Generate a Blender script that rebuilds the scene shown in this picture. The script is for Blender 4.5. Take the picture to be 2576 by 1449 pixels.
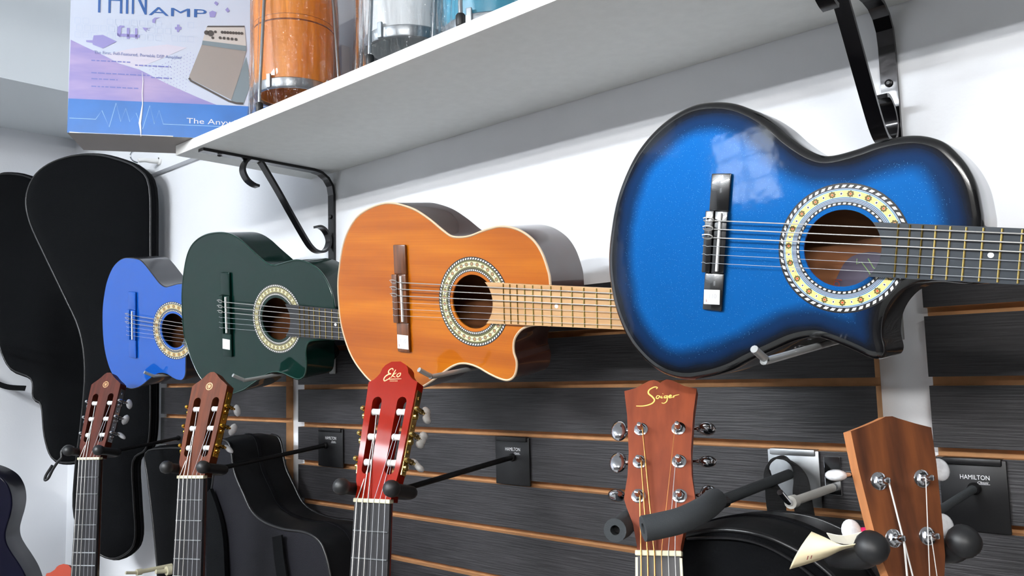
import bpy, bmesh, math, random
import numpy as np
from mathutils import Vector as V, Matrix
from mathutils.geometry import tessellate_polygon, delaunay_2d_cdt
random.seed(7)
S = bpy.context.scene
COL = S.collection
for _o in list(bpy.data.objects):
    bpy.data.objects.remove(_o)
rad = math.radians

# ------------------------------------------------------------------ camera
W, H = 2576, 1449
YAW, PITCH, ROLL, FPX = rad(42.13), rad(5.575), rad(-1.542), 2088.8
CW = V((0, -1.02, 1.60))
_f = V((-math.sin(YAW)*math.cos(PITCH), math.cos(YAW)*math.cos(PITCH), math.sin(PITCH)))
_r = V((math.cos(YAW), math.sin(YAW), 0)); _u = _r.cross(_f)
_r2 = math.cos(ROLL)*_r + math.sin(ROLL)*_u
_u2 = -math.sin(ROLL)*_r + math.cos(ROLL)*_u
cam_d = bpy.data.cameras.new('camera')
cam_d.sensor_width = 36; cam_d.lens = FPX/W*36; cam_d.clip_start = .02
cam = bpy.data.objects.new('camera', cam_d); COL.objects.link(cam)
cam.matrix_world = Matrix(((_r2.x, _u2.x, -_f.x, CW.x), (_r2.y, _u2.y, -_f.y, CW.y), (_r2.z, _u2.z, -_f.z, CW.z), (0, 0, 0, 1)))
S.camera = cam

def ray(px):
    return _r2*((px[0]-W/2)/FPX) - _u2*((px[1]-H/2)/FPX) + _f
def on(px, axis, val):
    d = ray(px); i = 'xyz'.index(axis)
    return CW + d*((val-CW[i])/d[i])
def onplane(px, o, n):
    d = ray(px)
    return CW + d*(((o-CW).dot(n))/d.dot(n))

# ------------------------------------------------------------------ world, lights, exposure
wd = bpy.data.worlds.new('world'); S.world = wd; wd.use_nodes = True
wd.node_tree.nodes['Background'].inputs[0].default_value = (.75, .85, 1, 1)
wd.node_tree.nodes['Background'].inputs[1].default_value = 0
S.view_settings.view_transform = 'Standard'; S.view_settings.look = 'None'
S.view_settings.gamma = 1; S.view_settings.use_curve_mapping = False
S.view_settings.exposure = -0.3
# fluorescent ceiling fittings (two tubes each): x, y, tube height, tube length, tube brightness, colour; the tubes are built with the fittings
LIGHTS = [
    (1.05, -2.70, 2.585, 1.20, 330, (1, .985, .96)),
    (-.85, -3.10, 2.585, 1.20, 300, (.97, .985, 1)),
    (-1.55, -2.25, 2.585, 1.20, 270, (.88, .94, 1)),
]

# ------------------------------------------------------------------ materials
def lin(c):
    return tuple(((x/255)/12.92 if x/255 <= .04045 else ((x/255+.055)/1.055)**2.4) for x in c) + (1,)
MATS = {}
def mat(name, col, rough=.5, metal=0, coat=0, coat_rough=.03, noise=0, nscale=(20, 20, 20), bump=0, bscale=None, trans=0, ior=None, alpha=1, spec=None, col2=None, detail=4, emit=0):
    if name in MATS: return MATS[name]
    m = bpy.data.materials.new(name); m.use_nodes = True; MATS[name] = m
    nt = m.node_tree; b = nt.nodes['Principled BSDF']
    b.inputs['Base Color'].default_value = lin(col); b.inputs['Roughness'].default_value = rough
    b.inputs['Metallic'].default_value = metal; b.inputs['Coat Weight'].default_value = coat
    b.inputs['Coat Roughness'].default_value = coat_rough
    b.inputs['Transmission Weight'].default_value = trans; b.inputs['Alpha'].default_value = alpha
    if ior: b.inputs['IOR'].default_value = ior
    if spec is not None: b.inputs['Specular IOR Level'].default_value = spec
    if emit:
        b.inputs['Emission Color'].default_value = lin(col); b.inputs['Emission Strength'].default_value = emit
    if noise or bump or col2:
        tc = nt.nodes.new('ShaderNodeTexCoord'); mp = nt.nodes.new('ShaderNodeMapping')
        mp.inputs['Scale'].default_value = nscale
        nz = nt.nodes.new('ShaderNodeTexNoise'); nz.inputs['Scale'].default_value = 1; nz.inputs['Detail'].default_value = detail
        nt.links.new(tc.outputs['Object'], mp.inputs[0]); nt.links.new(mp.outputs[0], nz.inputs['Vector'])
        if noise or col2:
            cr = nt.nodes.new('ShaderNodeValToRGB')
            cr.color_ramp.elements[0].position = .33; cr.color_ramp.elements[1].position = .67
            if col2: c0, c1 = lin(col), lin(col2)
            else:
                c0 = lin([max(0, x*(1-noise)) for x in col]); c1 = lin([min(255, x*(1+noise)) for x in col])
            cr.color_ramp.elements[0].color = c0; cr.color_ramp.elements[1].color = c1
            nt.links.new(nz.outputs['Fac'], cr.inputs[0]); nt.links.new(cr.outputs[0], b.inputs['Base Color'])
        if bump:
            src = nz
            if bscale:
                mp2 = nt.nodes.new('ShaderNodeMapping'); mp2.inputs['Scale'].default_value = bscale
                src = nt.nodes.new('ShaderNodeTexNoise'); src.inputs['Scale'].default_value = 1; src.inputs['Detail'].default_value = 5
                nt.links.new(tc.outputs['Object'], mp2.inputs[0]); nt.links.new(mp2.outputs[0], src.inputs['Vector'])
            bp = nt.nodes.new('ShaderNodeBump'); bp.inputs['Strength'].default_value = bump; bp.inputs['Distance'].default_value = .002
            nt.links.new(src.outputs['Fac'], bp.inputs['Height']); nt.links.new(bp.outputs[0], b.inputs['Normal'])
    return m

M_wall = mat('white_wall_paint', (232, 234, 238), .85, noise=.012, nscale=(3, 3, 3), bump=.12, bscale=(160, 160, 160))
M_ceil = mat('ceiling_paint', (205, 206, 206), .9)
M_dim = mat('dim_shop_wall', (70, 66, 64), .8)
M_soffit = mat('soffit_paint', (222, 228, 232), .85)
M_floor = mat('floor_tile', (142, 142, 140), .6, noise=.06, nscale=(2, 2, 2))
M_shelf = mat('white_melamine', (226, 228, 226), .55, noise=.01, nscale=(60, 60, 60), bump=.08, bscale=(300, 300, 300))
M_mdf = mat('bare_mdf', (176, 132, 90), .8, noise=.06, nscale=(40, 40, 40))
M_slat = mat('charcoal_wood_laminate', (18, 17, 19), .55, col2=(44, 42, 45), nscale=(16, 60, 420), bump=.4, bscale=(16, 80, 480), detail=6)
M_black = mat('black_metal', (14, 14, 16), .38, metal=.3)
M_iron = mat('black_wrought_iron', (16, 15, 18), .28, metal=.6, coat=.4, bump=.15, bscale=(120, 120, 120))
M_rubber = mat('black_rubber', (20, 21, 23), .5)
M_foam = mat('dark_grey_foam', (46, 50, 53), .85, bump=.2, bscale=(900, 900, 900))
M_chrome = mat('chrome', (205, 207, 212), .12, metal=1)
M_peg = mat('grey_metal_peg', (170, 172, 172), .35, metal=.45)
M_zinc = mat('brushed_zinc', (165, 168, 170), .38, metal=.9, noise=.06, nscale=(40, 40, 40))
M_gold = mat('gold_metal', (206, 158, 62), .2, metal=1)
M_brass = mat('brass_fret', (205, 180, 110), .25, metal=1)
M_white = mat('white_plastic', (236, 236, 234), .32)
M_cream = mat('cream_bone', (226, 220, 190), .4)
M_pearl = mat('pearl_plastic', (228, 230, 234), .18, coat=.8, noise=.06, nscale=(160, 160, 160))
M_vinyl = mat('black_vinyl', (6, 7, 9), .45, spec=.3, bump=.12, bscale=(70, 70, 70))
M_nylon = mat('black_nylon', (3, 4, 6), .9, spec=.12, bump=.25, bscale=(500, 500, 500))
M_nylon2 = mat('grey_black_nylon', (14, 14, 20), .75, spec=.2, bump=.2, bscale=(500, 500, 500))
M_pipe = mat('glossy_black_piping', (7, 7, 9), .38)
M_string = mat('nylon_string', (150, 152, 156), .3, spec=.8)
M_wound = mat('wound_string', (165, 163, 160), .4, metal=.6)
M_bronze = mat('bronze_string', (186, 128, 72), .32, metal=.7)
M_ebony = mat('dark_fingerboard', (34, 34, 37), .42, noise=.12, nscale=(8, 200, 200))
M_boardg = mat('grey_fingerboard', (48, 54, 60), .3, coat=.3)
M_maple = mat('light_fingerboard', (206, 168, 122), .4, col2=(186, 142, 96), nscale=(6, 120, 60))
M_neckw = mat('mahogany_neck', (92, 46, 26), .35, noise=.15, nscale=(10, 80, 80), coat=.4)
M_neckb = mat('black_neck', (12, 12, 14), .25, coat=.6)
M_inner = mat('raw_inner_wood', (150, 96, 60), .7, noise=.08, nscale=(10, 90, 90))
M_paper = mat('white_paper', (240, 240, 238), .6)
M_ink = mat('grey_ink', (170, 172, 176), .6)
M_inkd = mat('dark_ink', (60, 60, 66), .6)
M_inkr = mat('red_ink', (150, 60, 60), .6)
M_letter = mat('white_lettering', (225, 226, 228), .5)

# ------------------------------------------------------------------ mesh helpers
def mk(name, verts, faces, m, parent=None, smooth=0, fm=None, label=None):
    me = bpy.data.meshes.new(name)
    me.from_pydata([tuple(v) for v in verts], [], [tuple(f) for f in faces])
    ms = m if isinstance(m, (list, tuple)) else [m]
    for x in ms: me.materials.append(x)
    if fm: me.polygons.foreach_set('material_index', fm)
    bm = bmesh.new(); bm.from_mesh(me)
    bmesh.ops.recalc_face_normals(bm, faces=bm.faces); bm.to_mesh(me); bm.free()
    if smooth:
        me.polygons.foreach_set('use_smooth', [True]*len(me.polygons))
        me.set_sharp_from_angle(angle=rad(smooth))
    me.update()
    o = bpy.data.objects.new(name, me); COL.objects.link(o)
    if parent: o.parent = parent
    if label: o['label'] = label
    return o
def inst(src, name, parent, mtx=None, loc=None):
    o = bpy.data.objects.new(name, src.data); COL.objects.link(o); o.parent = parent
    if mtx is not None: o.matrix_local = mtx
    if loc is not None: o.location = loc
    return o
def thing(name, label, cat, loc=(0, 0, 0), group=None, mtx=None):
    o = bpy.data.objects.new(name, None); COL.objects.link(o); o.empty_display_size = .05
    if mtx is not None: o.matrix_world = mtx
    else: o.location = loc
    tag(o, label, cat, group); return o
def tag(o, label, cat, group=None):
    o['label'] = label; o['category'] = cat
    if group: o['group'] = group
    return o
def struct(o, label=None):
    o['kind'] = 'structure'
    if label: o['label'] = label
    return o
class MB:
    def __init__(s): s.v = []; s.f = []; s.fm = []
    def add(s, vf, mi=0):
        v, f = vf; n = len(s.v); s.v += [tuple(x) for x in v]; s.f += [tuple(i+n for i in q) for q in f]; s.fm += [mi]*len(f); return s
    def mk(s, name, m, parent=None, smooth=0, **k): return mk(name, s.v, s.f, m, parent, smooth, s.fm, **k)
def boxv(lo, hi):
    x0, y0, z0 = lo; x1, y1, z1 = hi
    v = [(x, y, z) for z in (z0, z1) for y in (y0, y1) for x in (x0, x1)]
    return v, [(0, 2, 3, 1), (4, 5, 7, 6), (0, 1, 5, 4), (2, 6, 7, 3), (0, 4, 6, 2), (1, 3, 7, 5)]
def bbox(lo, hi, b):
    bm = bmesh.new(); v, f = boxv(lo, hi); vs = [bm.verts.new(x) for x in v]
    for q in f: bm.faces.new([vs[i] for i in q])
    bmesh.ops.recalc_face_normals(bm, faces=bm.faces)
    bmesh.ops.bevel(bm, geom=bm.edges[:], offset=b, segments=2, affect='EDGES', profile=.5)
    bm.verts.index_update()
    r = ([x.co.copy() for x in bm.verts], [[l.index for l in q.verts] for q in bm.faces]); bm.free(); return r
def tube(pts, r, n=8, cap=True, flat=None, up=None, closed=False):
    """sweep along pts; r scalar or list; flat=(rx,ry) gives a flat bar whose rx follows 'up'"""
    pts = [V(p) for p in pts]; k = len(pts); rs = r if isinstance(r, (list, tuple)) else [r]*k
    tg = []
    for i in range(k):
        if closed: t = pts[(i+1) % k]-pts[i-1]
        else: t = pts[min(i+1, k-1)]-pts[max(i-1, 0)]
        tg.append(t.normalized() if t.length > 1e-9 else V((0, 0, 1)))
    a = V(up) if up is not None else (V((0, 0, 1)) if abs(tg[0].z) < .9 else V((1, 0, 0)))
    v = []; f = []
    for i in range(k):
        a = a - tg[i]*a.dot(tg[i])
        a = a.normalized() if a.length > 1e-6 else tg[i].orthogonal().normalized()
        b = tg[i].cross(a)
        if flat:
            rx, ry = flat
            for sx, sy in ((1, 1), (-1, 1), (-1, -1), (1, -1)): v.append(pts[i]+a*rx*sx+b*ry*sy)
        else:
            for j in range(n):
                th = 2*math.pi*j/n; v.append(pts[i]+(a*math.cos(th)+b*math.sin(th))*rs[i])
    m = 4 if flat else n
    for i in range(k if closed else k-1):
        i2 = (i+1) % k
        for j in range(m): f.append((i*m+j, i*m+(j+1) % m, i2*m+(j+1) % m, i2*m+j))
    if cap and not closed: f.append(tuple(range(m))[::-1]); f.append(tuple((k-1)*m+j for j in range(m)))
    return v, f
def lathe(prof, o, ax, n=24, up=None, cap=True):
    """prof [(r,h)] revolved about axis ax at o"""
    o = V(o); ax = V(ax).normalized(); a = (V(up) if up else ax.orthogonal()).normalized(); b = ax.cross(a); v = []; f = []
    for r, h in prof:
        for j in range(n):
            t = 2*math.pi*j/n; v.append(o+ax*h+(a*math.cos(t)+b*math.sin(t))*max(r, 1e-5))
    for i in range(len(prof)-1):
        for j in range(n): f.append((i*n+j, i*n+(j+1) % n, (i+1)*n+(j+1) % n, (i+1)*n+j))
    if cap: f.append(tuple(range(n))); f.append(tuple((len(prof)-1)*n+j for j in range(n)))
    return v, f
def ellipsoid(c, ax, ay, az, n=12, m=8):
    c, ax, ay, az = V(c), V(ax), V(ay), V(az); v = []; f = []
    for i in range(m+1):
        ph = math.pi*i/m
        for j in range(n):
            t = 2*math.pi*j/n
            v.append(c+ax*math.sin(ph)*math.cos(t)+ay*math.sin(ph)*math.sin(t)+az*math.cos(ph))
    for i in range(m):
        for j in range(n): f.append((i*n+j, i*n+(j+1) % n, (i+1)*n+(j+1) % n, (i+1)*n+j))
    return v, f
def cr(pts, sub=6, closed=True):
    P = [V(p) for p in pts]; n = len(P); out = []
    for i in range(n if closed else n-1):
        if closed: a, b, c, d = P[i-1], P[i], P[(i+1) % n], P[(i+2) % n]
        else: a, b, c, d = P[max(i-1, 0)], P[i], P[i+1], P[min(i+2, n-1)]
        for k in range(sub):
            t = k/sub
            out.append(.5*((2*b)+(c-a)*t+(2*a-5*b+4*c-d)*t*t+(3*b-a-3*c+d)*t**3))
    if not closed: out.append(P[-1])
    return out
def area2(o):
    return .5*sum(o[i][0]*o[(i+1) % len(o)][1]-o[(i+1) % len(o)][0]*o[i][1] for i in range(len(o)))
def inset(o, d):
    s = 1 if area2(o) > 0 else -1; n = len(o); out = []
    for i in range(n):
        t = (V((o[(i+1) % n][0], o[(i+1) % n][1]))-V((o[i-1][0], o[i-1][1])))
        t = t.normalized() if t.length > 1e-9 else V((1, 0))
        out.append((o[i][0]-t.y*d*s, o[i][1]+t.x*d*s))
    return out
def fill(loops):
    return [tuple(t) for t in tessellate_polygon([[V((p[0], p[1], 0)) for p in l] for l in loops])]
def plate(outer, w0, w1, holes=(), bev=0.0, fr=None):
    """prism of outline (2D) between w0 (back) and w1 (front); fr maps (a,b,w)->3D"""
    fr = fr or (lambda a, b, w: (a, b, w)); v = []; f = []
    def ring(o, w):
        n = len(v); v.extend(fr(p[0], p[1], w) for p in o); return list(range(n, n+len(o)))
    def strip(a, b):
        n = len(a)
        for i in range(n): f.append((a[i], a[(i+1) % n], b[(i+1) % n], b[i]))
    loops = [list(outer)]+[list(h) for h in holes]
    fronts = []; backs = []
    for k, l in enumerate(loops):
        ins = inset(l, bev if k == 0 else -bev) if bev else l
        rings = [ring(ins, w1)]
        if bev: rings.append(ring(l, w1-bev))
        if bev: rings += [ring(l, w0+bev), ring(ins, w0)]
        else: rings.append(ring(l, w0))
        for a, b in zip(rings, rings[1:]): strip(a, b)
        fronts.append(rings[0]); backs.append(rings[-1])
    fi = sum(fronts, []); bi = sum(backs, [])
    tri = fill([[(v2[0], v2[1]) for v2 in (inset(l, bev if k == 0 else -bev) if bev else l)] for k, l in enumerate(loops)])
    f += [tuple(fi[i] for i in t) for t in tri]; f += [tuple(bi[i] for i in t)[::-1] for t in tri]
    return v, f
def circ(cx, cy, r, n=48, a0=0, a1=2*math.pi):
    return [(cx+r*math.cos(a0+(a1-a0)*i/n), cy+r*math.sin(a0+(a1-a0)*i/n)) for i in range(n)]
def pip(P, poly):
    P = np.asarray(P); q = np.asarray(poly); x, y = P[:, 0], P[:, 1]; ins = np.zeros(len(P), bool); j = len(q)-1
    for i in range(len(q)):
        c = ((q[i, 1] > y) != (q[j, 1] > y)) & (x < (q[j, 0]-q[i, 0])*(y-q[i, 1])/(q[j, 1]-q[i, 1]+1e-15)+q[i, 0])
        ins ^= c; j = i
    return ins
def edist(P, poly):
    P = np.asarray(P); q = np.asarray(poly); d = np.full(len(P), 1e9)
    for i in range(len(q)):
        a = q[i]; b = q[(i+1) % len(q)]; ab = b-a; t = np.clip(((P-a)@ab)/(ab@ab+1e-15), 0, 1)
        d = np.minimum(d, np.hypot(*(P-(a+t[:, None]*ab)).T))
    return d
def gridfill(outer, holes, sp):
    outer = [(float(p[0]), float(p[1])) for p in outer]
    vs = []; es = []
    for l in [outer]+list(holes):
        n = len(vs); vs += [V((p[0], p[1])) for p in l]; es += [(n+i, n+(i+1) % len(l)) for i in range(len(l))]
    xs = [p[0] for p in outer]; ys = [p[1] for p in outer]
    g = np.array([(x+(sp/2 if k % 2 else 0), y) for k, y in enumerate(np.arange(min(ys), max(ys), sp*.87)) for x in np.arange(min(xs), max(xs), sp)])
    ok = pip(g, outer) & (edist(g, outer) > sp*.45)
    for h in holes: ok &= ~pip(g, h) & (edist(g, h) > sp*.45)
    vs += [V(p) for p in g[ok]]
    r = delaunay_2d_cdt(vs, es, [], 0, 1e-7)
    P = np.array([tuple(x) for x in r[0]]); T = np.array([t for t in r[2] if len(t) == 3])
    c = P[T].mean(1); k = pip(c, outer)
    for h in holes: k &= ~pip(c, h)
    return P, T[k]
def text_mesh(body, sx, sy, align='LEFT', shear=0.0):
    cu = bpy.data.curves.new('t', 'FONT'); cu.body = body; cu.size = 1; cu.align_x = align; cu.shear = shear; cu.resolution_u = 3
    o = bpy.data.objects.new('t', cu); COL.objects.link(o)
    dg = bpy.context.evaluated_depsgraph_get(); me = bpy.data.meshes.new_from_object(o.evaluated_get(dg))
    v = [(p.co.x*sx, p.co.y*sy, 0) for p in me.vertices]; f = [tuple(p.vertices) for p in me.polygons]
    bpy.data.objects.remove(o); bpy.data.curves.remove(cu); bpy.data.meshes.remove(me); return v, f
def place(vf, fr): return [fr(*p) for p in vf[0]], vf[1]
def frame(o, ex, ey, ez):
    o, ex, ey, ez = V(o), V(ex), V(ey), V(ez)
    return lambda a, b, c=0: o+ex*a+ey*b+ez*c
def ribbon(pts, w, fr=None, thick=.0004):
    """flat stroke drawn along 2D points with width w (number or list)"""
    n = len(pts); ws = w if isinstance(w, (list, tuple)) else [w]*n; v = []; f = []
    for i in range(n):
        t = V(pts[min(i+1, n-1)])-V(pts[max(i-1, 0)]); t = t.normalized() if t.length > 1e-9 else V((1, 0))
        nn = V((-t.y, t.x))*ws[i]/2; p = V(pts[i]); v += [(p.x+nn.x, p.y+nn.y, 0), (p.x-nn.x, p.y-nn.y, 0)]
    for i in range(n-1): f.append((2*i, 2*i+1, 2*i+3, 2*i+2))
    return ([fr(*p) for p in v] if fr else v), f
def mtx(pos, ex, ey, ez, s=1):
    ex, ey, ez = V(ex)*s, V(ey)*s, V(ez)*s; pos = V(pos)
    return Matrix(((ex.x, ey.x, ez.x, pos.x), (ex.y, ey.y, ez.y, pos.y), (ex.z, ey.z, ez.z, pos.z), (0, 0, 0, 1)))

# ------------------------------------------------------------------ the room
XL, XR, YF, ZC = -2.83, 3.2, -4.3, 2.70
struct(mk('wall_back', *boxv((XL-.1, 0, 0), (XR+.1, .1, ZC)), M_wall))
struct(mk('wall_left', *boxv((XL-.1, YF, 0), (XL, 0, ZC)), M_wall))
struct(mk('wall_right', *boxv((XR, YF, 0), (XR+.1, 0, ZC)), M_dim))
struct(mk('wall_front', *boxv((XL-.1, YF-.1, 0), (XR+.1, YF, ZC)), M_dim))
def shop_window(name, x0, x1, z0, z1, nx, nz, em):
    m = bpy.data.materials.new('daylit_glass'); m.use_nodes = True; b = m.node_tree.nodes['Principled BSDF']
    b.inputs['Base Color'].default_value = (.8, .85, .9, 1); b.inputs['Emission Color'].default_value = (.86, .94, 1, 1); b.inputs['Emission Strength'].default_value = em; MATS['daylit_glass'] = m
    y = YF+.012; fb = MB()
    for i in range(nx+1): xx = x0+(x1-x0)*i/nx; fb.add(boxv((xx-.012, YF+.0005, z0-.012), (xx+.012, YF+.03, z1+.012)))
    for j in range(nz+1): zz = z0+(z1-z0)*j/nz; fb.add(boxv((x0, YF+.0005, zz-.012), (x1, YF+.028, zz+.012)))
    w = struct(fb.mk(name, M_white), 'small daylit shop window high on the far wall')
    for i in range(nx):
        for j in range(nz): mk('window_pane_%s_%s_offscreen' % (('lower', 'middle', 'upper')[j], ('left', 'right')[i]), *boxv((x0+(x1-x0)*i/nx+.012, y-.004, z0+(z1-z0)*j/nz+.012), (x0+(x1-x0)*(i+1)/nx-.012, y, z0+(z1-z0)*(j+1)/nz-.012)), MATS['daylit_glass'], w)
shop_window('window_1_offscreen', -2.10, -1.74, 2.04, 2.44, 2, 3, 7)
struct(mk('floor', *boxv((XL-.1, YF-.1, -.1), (XR+.1, .1, 0)), M_floor))
struct(mk('ceiling', *boxv((XL-.1, YF-.1, ZC), (XR+.1, .1, ZC+.1)), M_ceil))
struct(mk('trim_1', *boxv((XL, YF, 2.384), (-2.36, 0, ZC)), M_soffit), 'boxed-in ceiling soffit along the side wall')
struct(mk('trim_2', *boxv((XL, -.020, 2.160), (-1.36, 0, 2.275)), M_wall), 'white mounting rail along the wall')

for i, (x, y, z, l, p, c) in enumerate(LIGHTS):
    sd_ = ('right', 'middle', 'left')[i]
    t = thing('ceiling_light_%s_offscreen' % sd_, 'long white fluorescent ceiling light fitting', 'ceiling light', (x, y, ZC), 'fluorescent fittings on the ceiling')
    w = .10
    mk('housing', *boxv((-l/2-.04, -w/2-.02, -.055), (l/2+.04, w/2+.02, 0)), M_white, t)
    for s in (-1, 1): mk('end_cap', *boxv((s*(l/2+.015)-.012, -w/2, z-ZC-.02), (s*(l/2+.015)+.012, w/2, -.055)), M_white, t)
    me_ = bpy.data.materials.new('fluorescent_glow'); me_.use_nodes = True
    bs = me_.node_tree.nodes['Principled BSDF']; bs.inputs['Emission Color'].default_value = c+(1,); bs.inputs['Emission Strength'].default_value = p
    for s in (-1, 1): mk('fluorescent_tube_%s_%s_offscreen' % (sd_, 'front' if s < 0 else 'rear'), *tube([(-l/2, s*.03, z-ZC), (l/2, s*.03, z-ZC)], .013, 12), me_, t, smooth=60)

# ------------------------------------------------------------------ slat wall panels
Z0, PITCHZ, GAP, NSL = 1.724, .0775, .010, 16
def slat_panel(label, x0, x1, dz):
    t = thing('slatwall_panel', label, 'wall panel', (x0, 0, Z0+dz-NSL*PITCHZ))
    w = x1-x0; h = NSL*PITCHZ
    mk('backing', *boxv((0, -.0025, 0), (w, -.0004, h)), M_mdf, t)
    v, f = boxv((0, -.018, 0), (w, -.0025, PITCHZ-GAP))
    proto = None
    for k in range(NSL):
        z = h-(k+1)*PITCHZ+GAP
        if proto is None:
            proto = mk('slat', v, f, [M_slat, M_mdf], t, fm=[1, 1, 0, 1, 1, 1]); proto.location = (0, 0, z)
        else: inst(proto, 'slat', t, loc=(0, 0, z))
    return t
slat_panel('wide dark slatwall panel behind the orange and the sunburst blue guitars', -1.523, -.341, 0)
slat_panel('dark slatwall panel across a white gap, behind the ukulele', -.2834, .94, 0)
slat_panel('narrow dark slatwall panel behind the green and the plain blue guitars', -2.155, -1.568, .007)

# ------------------------------------------------------------------ shelf and brackets
ZS = 2.0192; ZT = ZS+.0200
sh = thing('wall_shelf', 'long white melamine wall shelf holding drums and a box', 'shelf', (-1.50, 0, ZS))
mk('board', *bbox((0, -.300, 0), (2.7, -.0005, .0198), .0008), M_shelf, sh)
mk('edge_band', *boxv((0, -.3008, .0004), (2.7, -.2999, .0194)), M_white, sh)
def bracket(x, label):
    t = thing('shelf_bracket', label, 'bracket', (x, 0, 1.80), 'black scroll shelf brackets')
    R = lambda pts: [(0, p[0], p[1]-1.80) for p in pts]
    top = ZS-.0032
    arm = [(-.292, top), (-.05, top), (-.032, top-.003), (-.017, top-.012), (-.007, top-.026), (-.0035, top-.045), (-.0035, 1.815)]
    o = mk('angle_bar', *tube(R(arm), 0, flat=(.0095, .0027), up=(1, 0, 0)), M_iron, t)
    k6 = lambda a, b: (480+a*.2208, 340+b*.2208)
    P = [(760, 585), (700, 560), (640, 510), (600, 440), (590, 380), (610, 320), (650, 278), (700, 260), (750, 270), (800, 315), (870, 430), (1000, 650), (1150, 920), (1300, 1180), (1370, 1280), (1430, 1325), (1500, 1330), (1548, 1290), (1572, 1220), (1560, 1150), (1520, 1080), (1470, 1045), (1425, 1045)]
    W3 = [on(k6(*q), 'x', -1.42) for q in P]
    pts = cr([(0, min(w.y, -.009), w.z-1.80) for w in W3], 4, False)
    mk('scroll', *tube(pts, 0, flat=(.0085, .0024), up=(1, 0, 0)), M_iron, t, smooth=30)
    for (a, b, ax) in ((-.255, top-.004, (0, 0, -1)), (-.0075, 1.925, (0, -1, 0))):
        mk('screw', *lathe([(.0045, 0), (.0045, .001), (.002, .0022)], (0, a, b-1.80), ax, 10), M_black, t)
bracket(-1.42, 'black scroll bracket under the end of the shelf, above the green guitar')
bracket(-.306, 'black scroll bracket under the shelf, above the sunburst blue guitar')

# white plastic hook on the rail
t = thing('wall_hook', 'small white coat hook screwed to the rail above the bag', 'hook', (-2.175, -.02, 2.185))
mk('base', *lathe([(.010, 0), (.010, .004), (.007, .007)], (0, 0, 0), (0, -1, 0), 14), M_white, t)
hk = [(0, -.006, 0), (-.004, -.022, -.002), (-.006, -.040, -.002), (-.008, -.056, -.006)]
mk('stem', *tube(cr(hk, 4, False), [.0075, .0072, .007, .0068, .0066, .0064, .0062, .006, .006, .006, .006, .0055, .005], 10), M_white, t, smooth=50)
hk2 = [(-.006, -.058, -.012), (-.008, -.070, -.008), (-.009, -.076, .004), (-.009, -.070, .016), (-.008, -.060, .019)]
mk('curl', *tube(cr(hk2, 4, False), .0022, 8), M_chrome, t, smooth=50)
mk('screw', *lathe([(.0028, 0), (.0028, .001)], (.004, -.0065, .006), (0, -1, 0), 8), M_black, t)

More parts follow.
